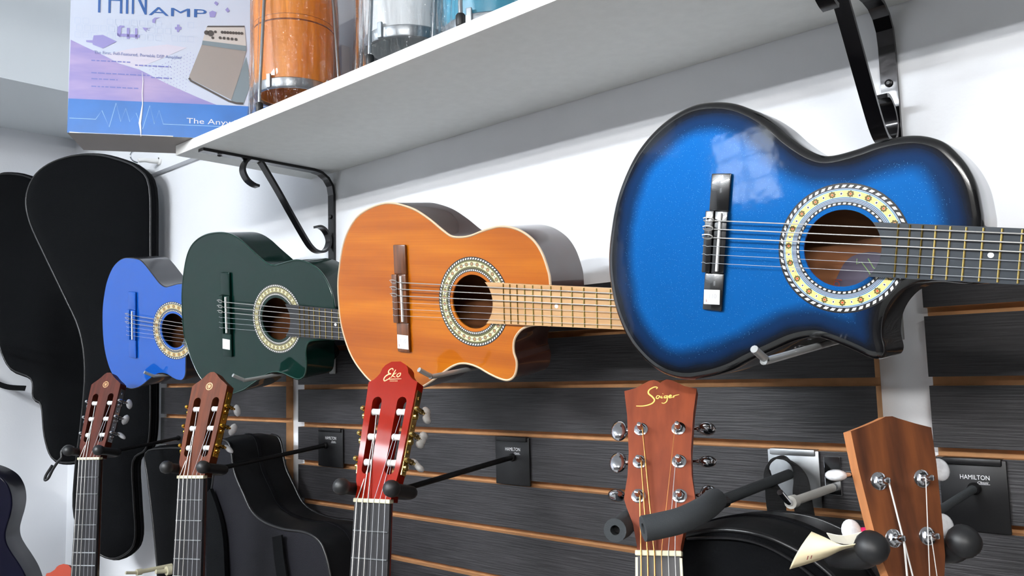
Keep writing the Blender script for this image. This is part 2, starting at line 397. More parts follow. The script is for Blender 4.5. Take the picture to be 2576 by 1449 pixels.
# ------------------------------------------------------------------ guitars
class NT:
    def __init__(s, m): s.t = m.node_tree
    def m(s, op, a, b=None, c=None):
        n = s.t.nodes.new('ShaderNodeMath'); n.operation = op
        for i, x in enumerate((a, b, c)):
            if x is None: continue
            if isinstance(x, (int, float)): n.inputs[i].default_value = x
            else: s.t.links.new(x, n.inputs[i])
        return n.outputs[0]
    def mix(s, f, a, b):
        n = s.t.nodes.new('ShaderNodeMix'); n.data_type = 'RGBA'
        s.t.links.new(f, n.inputs[0])
        for i, x in ((6, a), (7, b)):
            if isinstance(x, tuple): n.inputs[i].default_value = x
            else: s.t.links.new(x, n.inputs[i])
        return n.outputs[2]
    def band(s, t, a, b): return s.m('MULTIPLY', s.m('GREATER_THAN', t, a), s.m('LESS_THAN', t, b))
def rosette_mat(name, N, ND, cream, star, star2, cen, line1, line2, accent, b):
    if name in MATS: return MATS[name]
    m = mat(name, cream, .3, coat=.6); q = NT(m); nt = m.node_tree
    uv = nt.nodes.new('ShaderNodeUVMap'); sp = nt.nodes.new('ShaderNodeSeparateXYZ'); nt.links.new(uv.outputs[0], sp.inputs[0])
    u, t = sp.outputs[0], sp.outputs[1]
    t0, t1, t2, t3 = b           # inner dash end, cream start, cream end, outer dash start
    # lines zone base
    ln = q.m('FRACT', q.m('MULTIPLY', t, 16.0)); col = q.mix(q.m('GREATER_THAN', ln, .5), lin(line1), lin(line2))
    # cream zone
    tc = (t1+t2)/2; hb = (t2-t1)/2
    y = q.m('DIVIDE', q.m('SUBTRACT', t, tc), hb)
    fa = q.m('SUBTRACT', q.m('FRACT', q.m('MULTIPLY', u, float(N))), .5)
    k = (2*math.pi*1.38/N)/(hb*.55)
    x = q.m('MULTIPLY', fa, k)
    ax, ay = q.m('ABSOLUTE', x), q.m('ABSOLUTE', y)
    d8 = q.m('MINIMUM', q.m('ADD', ax, ay), q.m('MULTIPLY', q.m('MAXIMUM', ax, ay), 1.45))
    dd = q.m('SQRT', q.m('ADD', q.m('MULTIPLY', x, x), q.m('MULTIPLY', y, y)))
    c = q.mix(q.m('GREATER_THAN', ay, .80), lin(cream), lin(accent))
    # small diamonds between the stars
    xb = q.m('SUBTRACT', ax, k*.5); db = q.m('ADD', q.m('ABSOLUTE', xb), q.m('MULTIPLY', ay, .75))
    c = q.mix(q.m('LESS_THAN', db, .42), c, lin((225, 225, 225))); c = q.mix(q.m('LESS_THAN', db, .24), c, lin(star2))
    c = q.mix(q.m('LESS_THAN', d8, .95), c, lin(star)); c = q.mix(q.m('LESS_THAN', dd, .36), c, lin(cream)); c = q.mix(q.m('LESS_THAN', dd, .27), c, lin(cen))
    col = q.mix(q.band(t, t1, t2), col, c)
    # rope bands
    for lo, hi in ((0, t0), (t3, 1)):
        mid = (lo+hi)/2; hw = (hi-lo)/2
        s = q.m('FRACT', q.m('ADD', q.m('MULTIPLY', u, float(ND)), q.m('MULTIPLY', t, 2.2 if lo else 1.5)))
        e = q.m('LESS_THAN', q.m('ABSOLUTE', q.m('SUBTRACT', t, mid-(.25*hw if lo else 0))), hw*.55)
        dash = q.mix(q.m('MULTIPLY', q.m('LESS_THAN', s, .55), e), lin((14, 14, 16)), lin((225, 224, 215)))
        col = q.mix(q.band(t, lo-.01, hi+.01), col, dash)
    nt.links.new(col, nt.nodes['Principled BSDF'].inputs['Base Color'])
    return m
R_blue = rosette_mat('rosette_yellow_flowers', 19, 56, (226, 206, 130), (92, 76, 24), (44, 48, 74), (206, 70, 36), (60, 70, 96), (170, 186, 206), (140, 186, 214), (.15, .34, .70, .78))
R_or = rosette_mat('rosette_cream_crosses', 34, 84, (216, 212, 168), (110, 92, 50), (64, 66, 40), (176, 74, 44), (112, 108, 52), (40, 38, 24), (196, 192, 150), (.19, .33, .68, .80))
R_gr = rosette_mat('rosette_dull_crosses', 34, 84, (196, 188, 136), (104, 92, 52), (64, 62, 40), (120, 96, 56), (120, 112, 66), (40, 40, 30), (176, 170, 124), (.19, .33, .68, .80))
R_b2 = rosette_mat('rosette_tan_flowers', 22, 60, (196, 172, 112), (120, 92, 40), (100, 90, 70), (150, 80, 40), (120, 116, 100), (40, 44, 60), (180, 170, 130), (.15, .30, .74, .82))

def burst_mat():
    m = mat('blue_sunburst_lacquer', (0, 92, 184), .46, metal=.5, spec=.08, coat=.8, coat_rough=.05); q = NT(m); nt = m.node_tree; b = nt.nodes['Principled BSDF']
    at = nt.nodes.new('ShaderNodeAttribute'); at.attribute_name = 'edge'
    tc = nt.nodes.new('ShaderNodeTexCoord')
    nz = nt.nodes.new('ShaderNodeTexNoise'); nz.inputs['Scale'].default_value = 9; nz.inputs['Detail'].default_value = 2
    nt.links.new(tc.outputs['Object'], nz.inputs['Vector'])
    d = q.m('ADD', at.outputs['Fac'], q.m('MULTIPLY', q.m('SUBTRACT', nz.outputs['Fac'], .5), .022))
    cr_ = nt.nodes.new('ShaderNodeValToRGB'); e = cr_.color_ramp.elements
    cr_.color_ramp.interpolation = 'EASE'
    e[0].position = .07; e[0].color = lin((2, 3, 6)); e[1].position = .42; e[1].color = lin((0, 76, 138))
    x = e.new(.23); x.color = lin((1, 32, 66))
    nt.links.new(q.m('MULTIPLY', d, 8.0), cr_.inputs[0])
    vo = nt.nodes.new('ShaderNodeTexVoronoi'); vo.inputs['Scale'].default_value = 420
    nt.links.new(tc.outputs['Object'], vo.inputs['Vector'])
    fl = q.m('MULTIPLY', q.m('LESS_THAN', vo.outputs['Distance'], .13), q.m('GREATER_THAN', at.outputs['Fac'], .03))
    c = q.mix(q.m('MULTIPLY', fl, .35), cr_.outputs[0], lin((120, 190, 235)))
    nt.links.new(c, b.inputs['Base Color'])
    n2 = nt.nodes.new('ShaderNodeTexNoise'); n2.inputs['Scale'].default_value = 26; nt.links.new(tc.outputs['Object'], n2.inputs['Vector'])
    bp = nt.nodes.new('ShaderNodeBump'); bp.inputs['Strength'].default_value = .035; bp.inputs['Distance'].default_value = .004
    nt.links.new(n2.outputs['Fac'], bp.inputs['Height']); nt.links.new(bp.outputs[0], b.inputs['Coat Normal'])
    return m
def cedar_mat():
    m = mat('amber_cedar_top', (196, 112, 10), .5, spec=.15, coat=.5, coat_rough=.08); q = NT(m); nt = m.node_tree; b = nt.nodes['Principled BSDF']
    tc = nt.nodes.new('ShaderNodeTexCoord'); mp = nt.nodes.new('ShaderNodeMapping'); mp.inputs['Scale'].default_value = (1.6, 17, 1)
    nt.links.new(tc.outputs['Object'], mp.inputs[0])
    n1 = nt.nodes.new('ShaderNodeTexNoise'); n1.inputs['Scale'].default_value = 1; n1.inputs['Detail'].default_value = 3; nt.links.new(mp.outputs[0], n1.inputs['Vector'])
    mp2 = nt.nodes.new('ShaderNodeMapping'); mp2.inputs['Scale'].default_value = (4, 420, 1); nt.links.new(tc.outputs['Object'], mp2.inputs[0])
    n2 = nt.nodes.new('ShaderNodeTexNoise'); n2.inputs['Scale'].default_value = 1; nt.links.new(mp2.outputs[0], n2.inputs['Vector'])
    f = q.m('ADD', q.m('MULTIPLY', n1.outputs['Fac'], .86), q.m('MULTIPLY', n2.outputs['Fac'], .14))
    cr_ = nt.nodes.new('ShaderNodeValToRGB'); e = cr_.color_ramp.elements
    e[0].position = .36; e[0].color = lin((150, 73, 0)); e[1].position = .62; e[1].color = lin((184, 104, 1))
    x = e.new(.5); x.color = lin((168, 88, 0))
    nt.links.new(f, cr_.inputs[0]); nt.links.new(cr_.outputs[0], b.inputs['Base Color'])
    return m
M_burst = burst_mat(); M_cedar = cedar_mat()
M_bside = mat('black_lacquer', (9, 10, 13), .22, coat=.8)
M_oside = mat('brown_mahogany_lacquer', (64, 34, 26), .26, coat=.8, noise=.15, nscale=(6, 60, 60))
M_green = mat('dark_green_lacquer', (0, 30, 24), .5, spec=.05, coat=.55, coat_rough=.04)
M_blue2 = mat('plain_blue_lacquer', (1, 76, 166), .5, spec=.1, coat=1, coat_rough=.04)
M_b2side = mat('charcoal_lacquer', (30, 30, 36), .3, coat=.7)
M_bind = mat('cream_binding', (226, 200, 168), .35, coat=.5)
M_gbind = mat('pale_green_edge', (14, 52, 44), .25, coat=.8)
M_bbridge = mat('black_bridge', (10, 10, 12), .25, coat=.6)
M_obridge = mat('rosewood_bridge', (110, 58, 12), .4, col2=(70, 36, 12), nscale=(160, 14, 20), coat=.4)
M_spruce = mat('spruce_top', (205, 160, 100), .4, coat=.5, noise=.06, nscale=(4, 200, 1))
M_rtop = mat('red_lacquer', (138, 22, 2), .5, spec=.05, coat=.1, coat_rough=.05)
M_navy = mat('navy_lacquer', (5, 6, 26), .45, spec=.1, coat=.35)
M_rust = mat('orange_red_lacquer', (158, 52, 26), .5, spec=.2)
M_yhead = mat('brown_rosewood_head', (80, 31, 18), .5, spec=.15, col2=(60, 22, 13), nscale=(6, 160, 60))
M_yhead2 = mat('warm_mahogany_head', (98, 44, 17), .5, spec=.15, col2=(76, 33, 12), nscale=(6, 160, 60))
M_shead = mat('reddish_mahogany_head', (138, 64, 34), .5, spec=.3, col2=(112, 48, 25), nscale=(14, 60, 40))
M_uhead = mat('dark_walnut_head', (58, 28, 14), .55, spec=.3, col2=(112, 62, 30), nscale=(5, 60, 40))
M_uedge = mat('raw_light_wood_edge', (190, 124, 76), .6, noise=.06, nscale=(8, 90, 90))

def rot_up(yaw, tilt, lean):        # body frame of the guitars lying sideways
    u = V((math.cos(yaw), math.sin(yaw), 0)); w = V((math.sin(yaw), -math.cos(yaw), 0)); v = V((0, 0, 1))
    c, s = math.cos(tilt), math.sin(tilt); u, v = c*u-s*v, s*u+c*v
    c, s = math.cos(lean), math.sin(lean); v, w = c*v+s*w, -s*v+c*w
    return u, v, w
def rot_hang(yaw, tilt, lean):      # neck frame of the guitars hanging by the head
    w = V((math.sin(yaw), -math.cos(yaw), 0)); v = V((math.cos(yaw), math.sin(yaw), 0)); u = V((0, 0, 1))
    c, s = math.cos(tilt), math.sin(tilt); u, v = c*u+s*v, -s*u+c*v
    c, s = math.cos(lean), math.sin(lean); u, w = c*u+s*w, -s*u+c*w
    return u, v, w
SYM = [(304, 0), (304, 32), (299, 55), (288, 80), (272, 101), (252, 114), (230, 121), (206, 123), (182, 120), (158, 114), (136, 110), (114, 113), (92, 124), (65, 141), (36, 157), (5, 168), (-25, 173), (-55, 172), (-88, 165), (-116, 151), (-140, 130), (-157, 102), (-169, 68), (-175, 34), (-176, 0)]
SYM = SYM+[(a, -b) for a, b in SYM[-2:0:-1]]

def guitar(name, label, mat4, cat='guitar', group=None, outline=SYM, L=.65, uh=.149, rh=.0445, ro=.0739, ri=1.115, dl=0, depth=.098, er=.0015,
           top=None, side=None, binding=None, rosette=None, bridge=None, board=None, neck=None, inner=None, frets=19, fretm=None, dots=(12,), dotpos='flat',
           nutw=.052, sticker=None, head=None, loops=True, nstr=6, stringm=None, string_r=.00075, body=True, bindboard=None, label_disc=False, bscale=1.0, LN=None):
    LN = LN or L
    g = thing(name, label, cat, group=group, mtx=mat4)
    hw = lambda u: (nutw+(.010*nutw/.052)*(L-u)/(L/2))/2
    O = [(p.x, p.y) for p in cr([V((a*.001*bscale, b*.001*bscale)) for a, b in outline], 5)]
    tail = min(p[0] for p in O)
    if body:
        O0 = inset(O, er) if er else O
        hole = circ(uh, 0, rh, 48)
        if top is M_burst:
            P, T = gridfill(O0, [hole], .0085)
            o = mk('soundboard', [(p[0], p[1], 0) for p in P], T, top, g, smooth=30)
            a = o.data.attributes.new('edge', 'FLOAT', 'POINT'); a.data.foreach_set('value', edist(P, O).astype(np.float32))
        else:
            tri = fill([O0, hole]); pts = O0+hole
            mk('soundboard', [(p[0], p[1], 0) for p in pts], tri, top, g)
        n = len(hole)
        mk('soundhole_edge', [(x, y, 0) for x, y in hole]+[(x, y, -.003) for x, y in hole], [(i, (i+1) % n, n+(i+1) % n, n+i) for i in range(n)], top if top is not M_burst else M_blue2, g)
        # sides and back
        rings = []
        if er > .003:
            for k in range(5):
                th = k/4*math.pi/2; rings.append((inset(O, er*(1-math.sin(th))), -er*(1-math.cos(th))))
        else: rings.append((O0, 0)); rings.append((O, -er))
        b0 = max(er, .0015)
        rings += [(O, -depth*.5), (O, -depth+b0), (inset(O, b0), -depth)]
        v = []; f = []; n = len(O)
        for o_, w in rings: v += [(p[0], p[1], w) for p in o_]
        for k in range(len(rings)-1):
            for i in range(n): f.append((k*n+i, k*n+(i+1) % n, (k+1)*n+(i+1) % n, (k+1)*n+i))
        base = (len(rings)-1)*n; f += [tuple(base+i for i in t) for t in fill([rings[-1][0]])]
        mk('body_sides', v, f, side, g, smooth=40)
        if binding:
            mk('binding', *tube([(p[0], p[1], -.0010) for p in inset(O, .0006)], .0021, 6, closed=True), binding, g, smooth=60)
        # inside of the back, seen through the hole
        IO = inset(O, .004); mk('inner_back', [(p[0], p[1], -depth+.004) for p in IO], fill([IO]), inner, g)
        if label_disc:
            fr = frame((uh+.004, -.032, -depth+.0050), (1, 0, 0), (0, 1, 0), (0, 0, 1))
            mk('maker_label', *plate(cr([(-.034, -.025), (.034, -.025), (.036, .018), (.010, .030), (-.02, .022), (-.034, .0)], 4), 0, .0005, fr=fr), mat('label_violet_grey', (96, 88, 108), .5), g)
            fr2 = frame((uh+.004, -.032, -depth+.0058), (1, 0, 0), (0, 1, 0), (0, 0, 1))
            gl = mat('label_green_line', (150, 190, 120), .5)
            mk('label_outline', *ribbon([(-.012, .020), (-.012, .013), (-.006, .016), (.004, .004), (.008, -.002), (.013, -.010)], .0012, fr2), gl, g)
            mk('label_outline', *ribbon([(.002, .021), (.010, .009), (.014, .008), (.020, -.001)], .0012, fr2), gl, g)
            mk('label_letters', *place(text_mesh('Dj', .012, .012), frame((uh-.028, -.052, -depth+.0058), (0, 1, 0), (-1, 0, 0), (0, 0, 1))), mat('label_red', (190, 80, 60), .5), g)
        # rosette
        n = 96; v = []; f = []; uvs = []
        for i in range(n+1):
            t = 2*math.pi*i/n
            for r in (rh*ri, ro): v.append((uh+r*math.cos(t), r*math.sin(t), .0004))
        for i in range(n): f.append((2*i, 2*i+2, 2*i+3, 2*i+1))
        o = mk('rosette', v, f, rosette, g); uvl = o.data.uv_layers.new(name='UVMap')
        for p in o.data.polygons:
            for li in p.loop_indices:
                vi = o.data.loops[li].vertex_index; uvl.data[li].uv = ((vi//2)/n, float(vi % 2))
        # bridge
        q = bscale
        b1 = MB(); 
        for s in (-1, 1):
            y0, y1 = (.0425*q, .094*q) if s > 0 else (-.094*q, -.0425*q)
            b1.add(bbox((dl-.0195*q, y0, .0002), (dl+.0095*q, y1, .0055), .0018))
        b1.add(bbox((dl-.0095*q, -.0425*q, .0002), (dl+.0095*q, .0425*q, .0075), .0012)); b1.add(bbox((dl-.0225*q, -.0425*q, .0002), (dl-.010*q, .0425*q, .0100), .0014))
        mk('bridge', b1.v, b1.f, bridge, g, smooth=30)
        mk('saddle', *bbox((dl-.0016*q, -.040*q, .006), (dl+.0016*q, .040*q, .0112), .0007), M_white, g)
    # neck
    us = [LN, LN*.92, LN*.8, LN*.65, L*.5, L*.46]; v = []; f = []; nn = 11
    for u in us:
        h = hw(u)-.0005; dp = .021+.004*(L-u)/(L/2)
        for j in range(nn):
            t = math.pi*j/(nn-1); v.append((u, h*math.cos(t), .0015-dp*math.sin(t)))
    for i in range(len(us)-1):
        for j in range(nn-1): f.append((i*nn+j, i*nn+j+1, (i+1)*nn+j+1, (i+1)*nn+j))
        f.append((i*nn, (i+1)*nn, (i+1)*nn+nn-1, i*nn+nn-1))
    f.append(tuple(range(nn))); f.append(tuple((len(us)-1)*nn+j for j in range(nn)))
    mk('neck', v, f, neck, g, smooth=50)
    if body:
        hx = L*.47
        hv = []
        for (u, h, w) in ((hx-.004, hw(hx)*.8, -.004), (hx+.030, hw(hx)*.8, -.018), (hx+.016, hw(hx)*.55, -.045), (hx+.008, hw(hx)*.4, -depth+.010), (hx-.004, hw(hx)*.4, -depth+.004)):
            hv += [(u, h, w), (u, -h, w)]
        mk('neck_heel', hv, [(0, 2, 4, 6, 8), (1, 9, 7, 5, 3)]+[(2*i, 2*i+1, (2*i+3) % 10, (2*i+2) % 10) for i in range(5)], neck, g)
    # fingerboard, scalloped where it meets the hole
    u_end = uh+rh*math.cos(math.asin(min(.95, hw(uh+rh)/rh)))+.0012 if body else L*.4
    if body:
        h = hw(u_end); a = math.asin(min(.98, h/(rh+.001)))
        arc = [(uh+(rh+.001)*math.cos(t), (rh+.001)*math.sin(t)) for t in np.linspace(a, -a, 13)]
    else: arc = [(u_end, hw(u_end)), (u_end, -hw(u_end))]
    fb = arc+[(LN-.0005, -hw(LN)), (LN-.0005, hw(LN))]
    mk('fingerboard', *plate(fb, .0012, .0072), board, g)
    if bindboard:
        for s in (-1, 1): mk('board_binding', *tube([(u_end+.02, s*hw(u_end+.02), .0055), (L-.002, s*hw(L), .0055)], 0, flat=(.0019, .0012), up=(0, 0, 1)), bindboard, g)
    if frets:
        fp = None
        for k in range(1, frets+1):
            u = L/2**(k/12); h = hw(u)-.0012
            if u > LN-.01: continue
            mk('fret', *tube([(u, -h, .0073), (u, h, .0073)], .0013, 6), fretm or M_brass, g, smooth=60)
    for k in dots:
        u = (L/2**(k/12)+L/2**((k+1)/12))/2
        mk('position_dot', *lathe([(.0032, 0), (.0032, .0004)], (u, 0, .0071), (0, 0, 1), 14), M_white, g)
    mk('nut', *bbox((LN-.0005, -hw(LN)-.0012, -.002), (LN+.0048, hw(LN)+.0012, .0098), .001), M_cream if head != 'uke' else M_white, g)
    # strings
    sp = .029*bscale*(nstr-1)/5 if nstr == 6 else .021*bscale
    nsp = (nutw-.010)/2
    hd = head_frame(LN, HEADT.get(head, 14))
    ends = head_build(g, head, LN, hd, nutw) if head else None
    for k in range(nstr):
        s = 1-2*k/(nstr-1)
        sm = (stringm or [M_wound]*3+[M_string]*3)[k]; r = string_r*(1.1 if k < nstr/2 else .5)
        pts = []
        if body:
            if loops: pts.append((dl-.010*bscale, s*sp, .0085))
            pts += [(dl, s*sp, .0118), ]
        else: pts.append((L*.4, s*nsp*1.15, .0115))
        pts.append((LN+.002, s*nsp, .0106))
        if ends: pts.append(ends[k])
        mk('string', *tube(pts, r, 6), sm, g, smooth=60)
        if body and loops and bscale > .9:
            c = V((dl-.0165, s*sp, .0103)); lp = [c+V((.0080*math.cos(t), .0030*math.sin(t)+.0012, .0010+.0022*math.sin(t*.5))) for t in np.linspace(-math.pi*.95, math.pi*.8, 12)]
            mk('string_tie', *tube(lp if k < 3 else [c+V((-.007, 0, -.001)), c+V((-.003, .0008, .0006)), c+V((.001, -.0008, .0006)), c+V((.0065, 0, -.001))], r*1.1, 5), sm, g, smooth=60)
    if sticker:
        su, sv, sw, shh, an = sticker
        ca, sa = math.cos(an), math.sin(an); fr = frame((su, sv, .0058), (ca, sa, 0), (-sa, ca, 0), (0, 0, 1))
        st = mk('price_sticker', *plate([(-sw/2, -shh/2), (sw/2, -shh/2), (sw/2, shh/2), (-sw/2, shh/2)], 0, .0003, fr=fr), M_paper, g)
        fr = frame((su, sv, .00625), (ca, sa, 0), (-sa, ca, 0), (0, 0, 1)); a, b = sw*.42, shh*.40
        mk('frame_line', *ribbon([(-a, -b), (a, -b), (a, b), (-a, b), (-a, -b)], .0005, fr), M_ink, st)
        mk('price_digits', *place(text_mesh('110', shh*.42, shh*.42, 'CENTER'), lambda x, y, z: fr(x+.001, y-.0015, 0)), M_ink, st)
        mk('currency_mark', *place(text_mesh('$', shh*.24, shh*.24, 'CENTER'), lambda x, y, z: fr(x-a*.8, y-b*.85, 0)), M_inkr, st)
    return g

HEADT = {'red': 14, 'yam': 14, 'yam_gold': 14, 'plain': 3, 'acoustic': 14, 'uke': 10, 'rust': 14}
def head_frame(L, deg):
    t = rad(deg); c, s = math.cos(t), math.sin(t)
    # a: distance up from the nut, r: viewer's right, w: out of the head's face
    return lambda a, r, w=0: V((L+.004+a*c+w*s, -r, .0055-a*s+w*c))
H_RED = [(0, -26.5), (13, -26), (24, -30), (45, -32.5), (93, -35), (147, -37.5), (161, -38), (165, -30), (169, -26), (174, -22), (181, -20), (186, -16), (191, -7)]
H_YAM = [(0, -26.5), (12, -26.5), (24, -31), (65, -34), (114, -36), (152, -37), (161, -37), (166, -31), (172, -22), (178, -15), (184, -9), (187, -4)]
H_AC = [(-2, -21.5), (5, -21.5), (27, -26), (44, -33), (53, -36), (62, -35), (78, -33), (104, -32.5), (147, -35.5), (176.5, -39.5), (178, -33), (180, -26), (184, -19.5), (188, -12), (189, -7), (187, -2.5)]
H_UKE = [(-2, -19), (10, -21), (20, -24.5), (34, -28), (60, -31), (107, -35.5), (138, -37), (142, -23), (147, -8), (149, -3)]
def mirror(o, mid=None):
    return [(a*.001, b*.001) for a, b in o]+([mid] if mid else [])+[(a*.001, -b*.001) for a, b in reversed(o)]
def head_build(g, kind, L, fr, nutw):
    if kind in ('red', 'yam', 'yam_gold', 'plain', 'rust'):
        o = H_RED if kind in ('red', 'rust') else H_YAM
        O = mirror(o)
        fm = {'red': M_rtop, 'yam': M_yhead, 'yam_gold': M_yhead2, 'plain': M_neckb, 'rust': M_rust}[kind]
        metal = {'red': M_brass, 'yam': M_chrome, 'yam_gold': M_gold, 'plain': M_chrome, 'rust': M_chrome}[kind]
        slots = []
        for s in (-1, 1):
            c0, c1 = s*.0175, s*.0192; w = .0072; sl = []
            for t in np.linspace(0, math.pi, 9): sl.append((.1325+w*math.sin(t), c1+w*math.cos(t)))
            for t in np.linspace(math.pi, 2*math.pi, 9): sl.append((.040+w*math.sin(t), c0+w*math.cos(t)))
            slots.append(sl)
        h = mk('headstock', *plate(O, -.020, 0, slots, fr=fr), fm, g, smooth=30)
        ends = []
        for s in (-1, 1):
            edge = lambda a: s*(.0325+(.0372-.0325)*(a-.04)/.11)
            # side plate
            pm = MB()
            pts = [(a, edge(a)+s*.0008) for a in (.034, .150)]
            q = []
            for a, r in pts:
                for w in (-.0165, -.0035): q += [fr(a, r-s*.0006, w), fr(a, r+s*.0010, w)]
            pm.add((q, [(0, 1, 3, 2), (4, 6, 7, 5), (0, 4, 5, 1), (2, 3, 7, 6), (0, 2, 6, 4), (1, 5, 7, 3)]))
            pl = mk('tuner_plate', pm.v, pm.f, metal, g)
            for a in (.040, .066, .101, .140):
                mk('plate_screw', *lathe([(.0026, 0), (.0022, .0014)], fr(a, edge(a)+s*.0018, -.010), fr(0, s, 0)-fr(0, 0, 0), 8), metal, pl)
            for i in range(3):
                a = .0495+.035*i; rc = s*(.0165+.0012*i)
                rl = mk('string_roller', *lathe([(.0042, -.0075), (.0050, -.0065), (.0044, -.002), (.0044, .002), (.0050, .0065), (.0042, .0075)], fr(a, rc+s*.0008, -.006), fr(0, 1, 0)-fr(0, 0, 0), 14), M_white, h, smooth=50)
                ex = fr(0, s, 0)-fr(0, 0, 0); ew = fr(0, 0, 1)-fr(0, 0, 0); eu = fr(1, 0, 0)-fr(0, 0, 0)
                e = edge(a)
                gm = MB()
                gm.add(lathe([(.0046, 0), (.0046, .004), (.002, .0052)], fr(a-.005, e+s*.0015, -.009), ex, 12))     # gear wheel
                gm.add(lathe([(.0030, -.006), (.0036, -.005), (.0036, .005), (.0030, .006)], fr(a+.0045, e+s*.0055, -.009), ew, 10))  # worm
                gm.add(ellipsoid(fr(a+.0045, e+s*.0055, -.002), ex*.0036, eu*.0036, ew*.003, 8, 6))
                gm.add(lathe([(.0030, 0), (.0040, .003), (.0026, .006), (.0020, .012), (.0030, .013)], fr(a+.0045, e+s*.0055, -.016), -ew, 10))
                pg = mk('tuning_peg', gm.v, gm.f, metal, g, smooth=50)
                an = [.2, .9, -.3][(i+(s > 0)) % 3]
                bx = ex*math.cos(an)+eu*math.sin(an); by = -ex*math.sin(an)+eu*math.cos(an)
                bc = fr(a+.0045, e+s*.0055, -.036)
                if kind == 'red':
                    bm_ = MB(); bm_.add(ellipsoid(bc, bx*.0042, by*.0105, ew*.0095, 12, 8)); bm_.add(ellipsoid(bc+by*.006, bx*.0046, by*.006, ew*.0105, 10, 6)); bm_.add(ellipsoid(bc-by*.006, bx*.0046, by*.006, ew*.0105, 10, 6))
                    mk('button', bm_.v, bm_.f, M_white, pg, smooth=60)
                else: mk('button', *ellipsoid(bc, bx*.0044, by*.0115, ew*.0098, 12, 8), M_pearl, pg, smooth=60)
                ends.append((s, i, fr(a-.004, rc, -.004)))
        # bass strings on the viewer's left
        E = {(s, i): p for s, i, p in ends}
        if kind == 'red':
            eko_logo(h, fr)
        elif kind in ('yam', 'yam_gold'):
            c = .160; lm_ = mat('pale_gold_print', (206, 160, 112), .4, metal=.3)
            fl = lambda x, y, z=0: fr(c+y, x, .0004)
            ring = [(.0065*math.cos(t), .0065*math.sin(t)) for t in np.linspace(0, 2*math.pi, 33)]
            mk('maker_emblem', *ribbon(ring, .0010, fl), lm_, h)
            for k in range(3):
                t = math.pi/2+k*2*math.pi/3; d = V((math.cos(t), math.sin(t))); n = V((-d.y, d.x))
                mb = MB(); mb.add(ribbon([-d*.0055, d*.0015], .0007, fl))
                for sg in (-1, 1): mb.add(ribbon([d*.0015, d*.0015+n*sg*.0012, d*.0050+n*sg*.0012], .0006, fl))
                mk('maker_emblem', mb.v, mb.f, lm_, h)
        return [E[(-1, 0)], E[(-1, 1)], E[(-1, 2)], E[(1, 2)], E[(1, 1)], E[(1, 0)]]
    if kind in ('acoustic', 'uke'):
        ac = kind == 'acoustic'
        O = mirror(H_AC, (.185, 0)) if ac else mirror(H_UKE)
        th = .014 if ac else .0125
        v, f = plate(O, -th, 0, fr=fr)
        ns = 2*len(O)
        if ac: h = mk('headstock', v, f, M_shead, g)
        else:
            nO = len(O); fmi = [1]*nO+[0]*(len(f)-nO); h = mk('headstock', v, f, [M_uhead, M_uedge], g, fm=fmi)
        pos = [(-1, .0558+.037*i, -(.0209-.0005*i)) for i in range(3)]+[(1, .0558+.037*i, .0209-.0005*i) for i in range(3)] if ac else [(-1, .050, -.015), (-1, .096, -.0195), (1, .050, .015), (1, .096, .0195)]
        ex = fr(0, 1, 0)-fr(0, 0, 0); ew = fr(0, 0, 1)-fr(0, 0, 0); eu = fr(1, 0, 0)-fr(0, 0, 0)
        E = {}
        for n, (s, a, r) in enumerate(pos):
            i = n % (3 if ac else 2)
            b = fr(a, r, 0)
            ps = mk('tuning_post', *lathe([(.0030, .001), (.0030, .009), (.0024, .0105), (.0028, .0125), (.0022, .0145), (.0008, .0150)] if ac else [(.0036, .001), (.0036, .008), (.0026, .009), (.0030, .0125), (.0024, .0145), (.001, .0150)], b, ew, 14), M_chrome, g, smooth=40)
            mk('bushing', *lathe([(.0074, 0), (.0074, .0010), (.0060, .0016)], b, ew, 20), M_chrome, ps, smooth=30)
            mk('hex_nut', *lathe([(.0056, .0014), (.0056, .0036), (.0042, .0044)], b, ew, 6), M_chrome, ps)
            if ac:
                mk('gear_case', *lathe([(.0070, 0), (.0070, .010), (.005, .012)], fr(a, r+s*.002, -th), -ew, 14), M_chrome, ps, smooth=40)
                e = .0345
                c0 = fr(a+.008, s*.024, -th-.006); c1 = fr(a+.008, s*(e+.008), -th-.006)
                mk('peg_shaft', *tube([c0, fr(a+.008, s*(e+.001), -th-.006), fr(a+.008, s*(e+.003), -th-.006), c1], [.0022, .0022, .0032, .0026], 10), M_chrome, ps, smooth=40)
                an = ([.25, 1.15, 1.5] if s > 0 else [1.45, .2, .15])[i]
                bx = ew*math.cos(an)+eu*math.sin(an); by = eu*math.cos(an)-ew*math.sin(an)
                mk('button', *ellipsoid(fr(a+.008, s*(e+.0130), -th-.006), ex*.0095, bx*.0064, by*.0125, 14, 10), M_chrome, ps, smooth=60)
                E[(s, i)] = b+ew*.0075+ex*(-s*.0026)
            else:
                mk('gear_case', *bbox((-.008, -.006, -.009), (.008, .006, 0), .001), M_zinc, ps).matrix_local = mtx(fr(a, r, -th), eu, ex, ew)
                e = .028+.006*i
                mk('peg_shaft', *tube([fr(a+.007, s*.012, -th-.003), fr(a+.007, s*(e+.008), -th-.003)], .0026, 10), M_chrome if not (s < 0 and i == 0) else mat('pink_ribbon', (226, 30, 110), .35), ps, smooth=40)
                an = 1.45 if (s < 0 and i == 1) else .1
                bx = ew*math.cos(an)+eu*math.sin(an); by = eu*math.cos(an)-ew*math.sin(an)
                mk('button', *ellipsoid(fr(a+.007, s*(e+.0140), -th-.003), ex*.0088, bx*.0050, by*.0098, 14, 10), M_pearl, ps, smooth=60)
                E[(s, i)] = b+ew*.0100+ex*(-s*.0028)
        if ac:
            saiger_logo(h, fr)
            return [E[(-1, 0)], E[(-1, 1)], E[(-1, 2)], E[(1, 2)], E[(1, 1)], E[(1, 0)]]
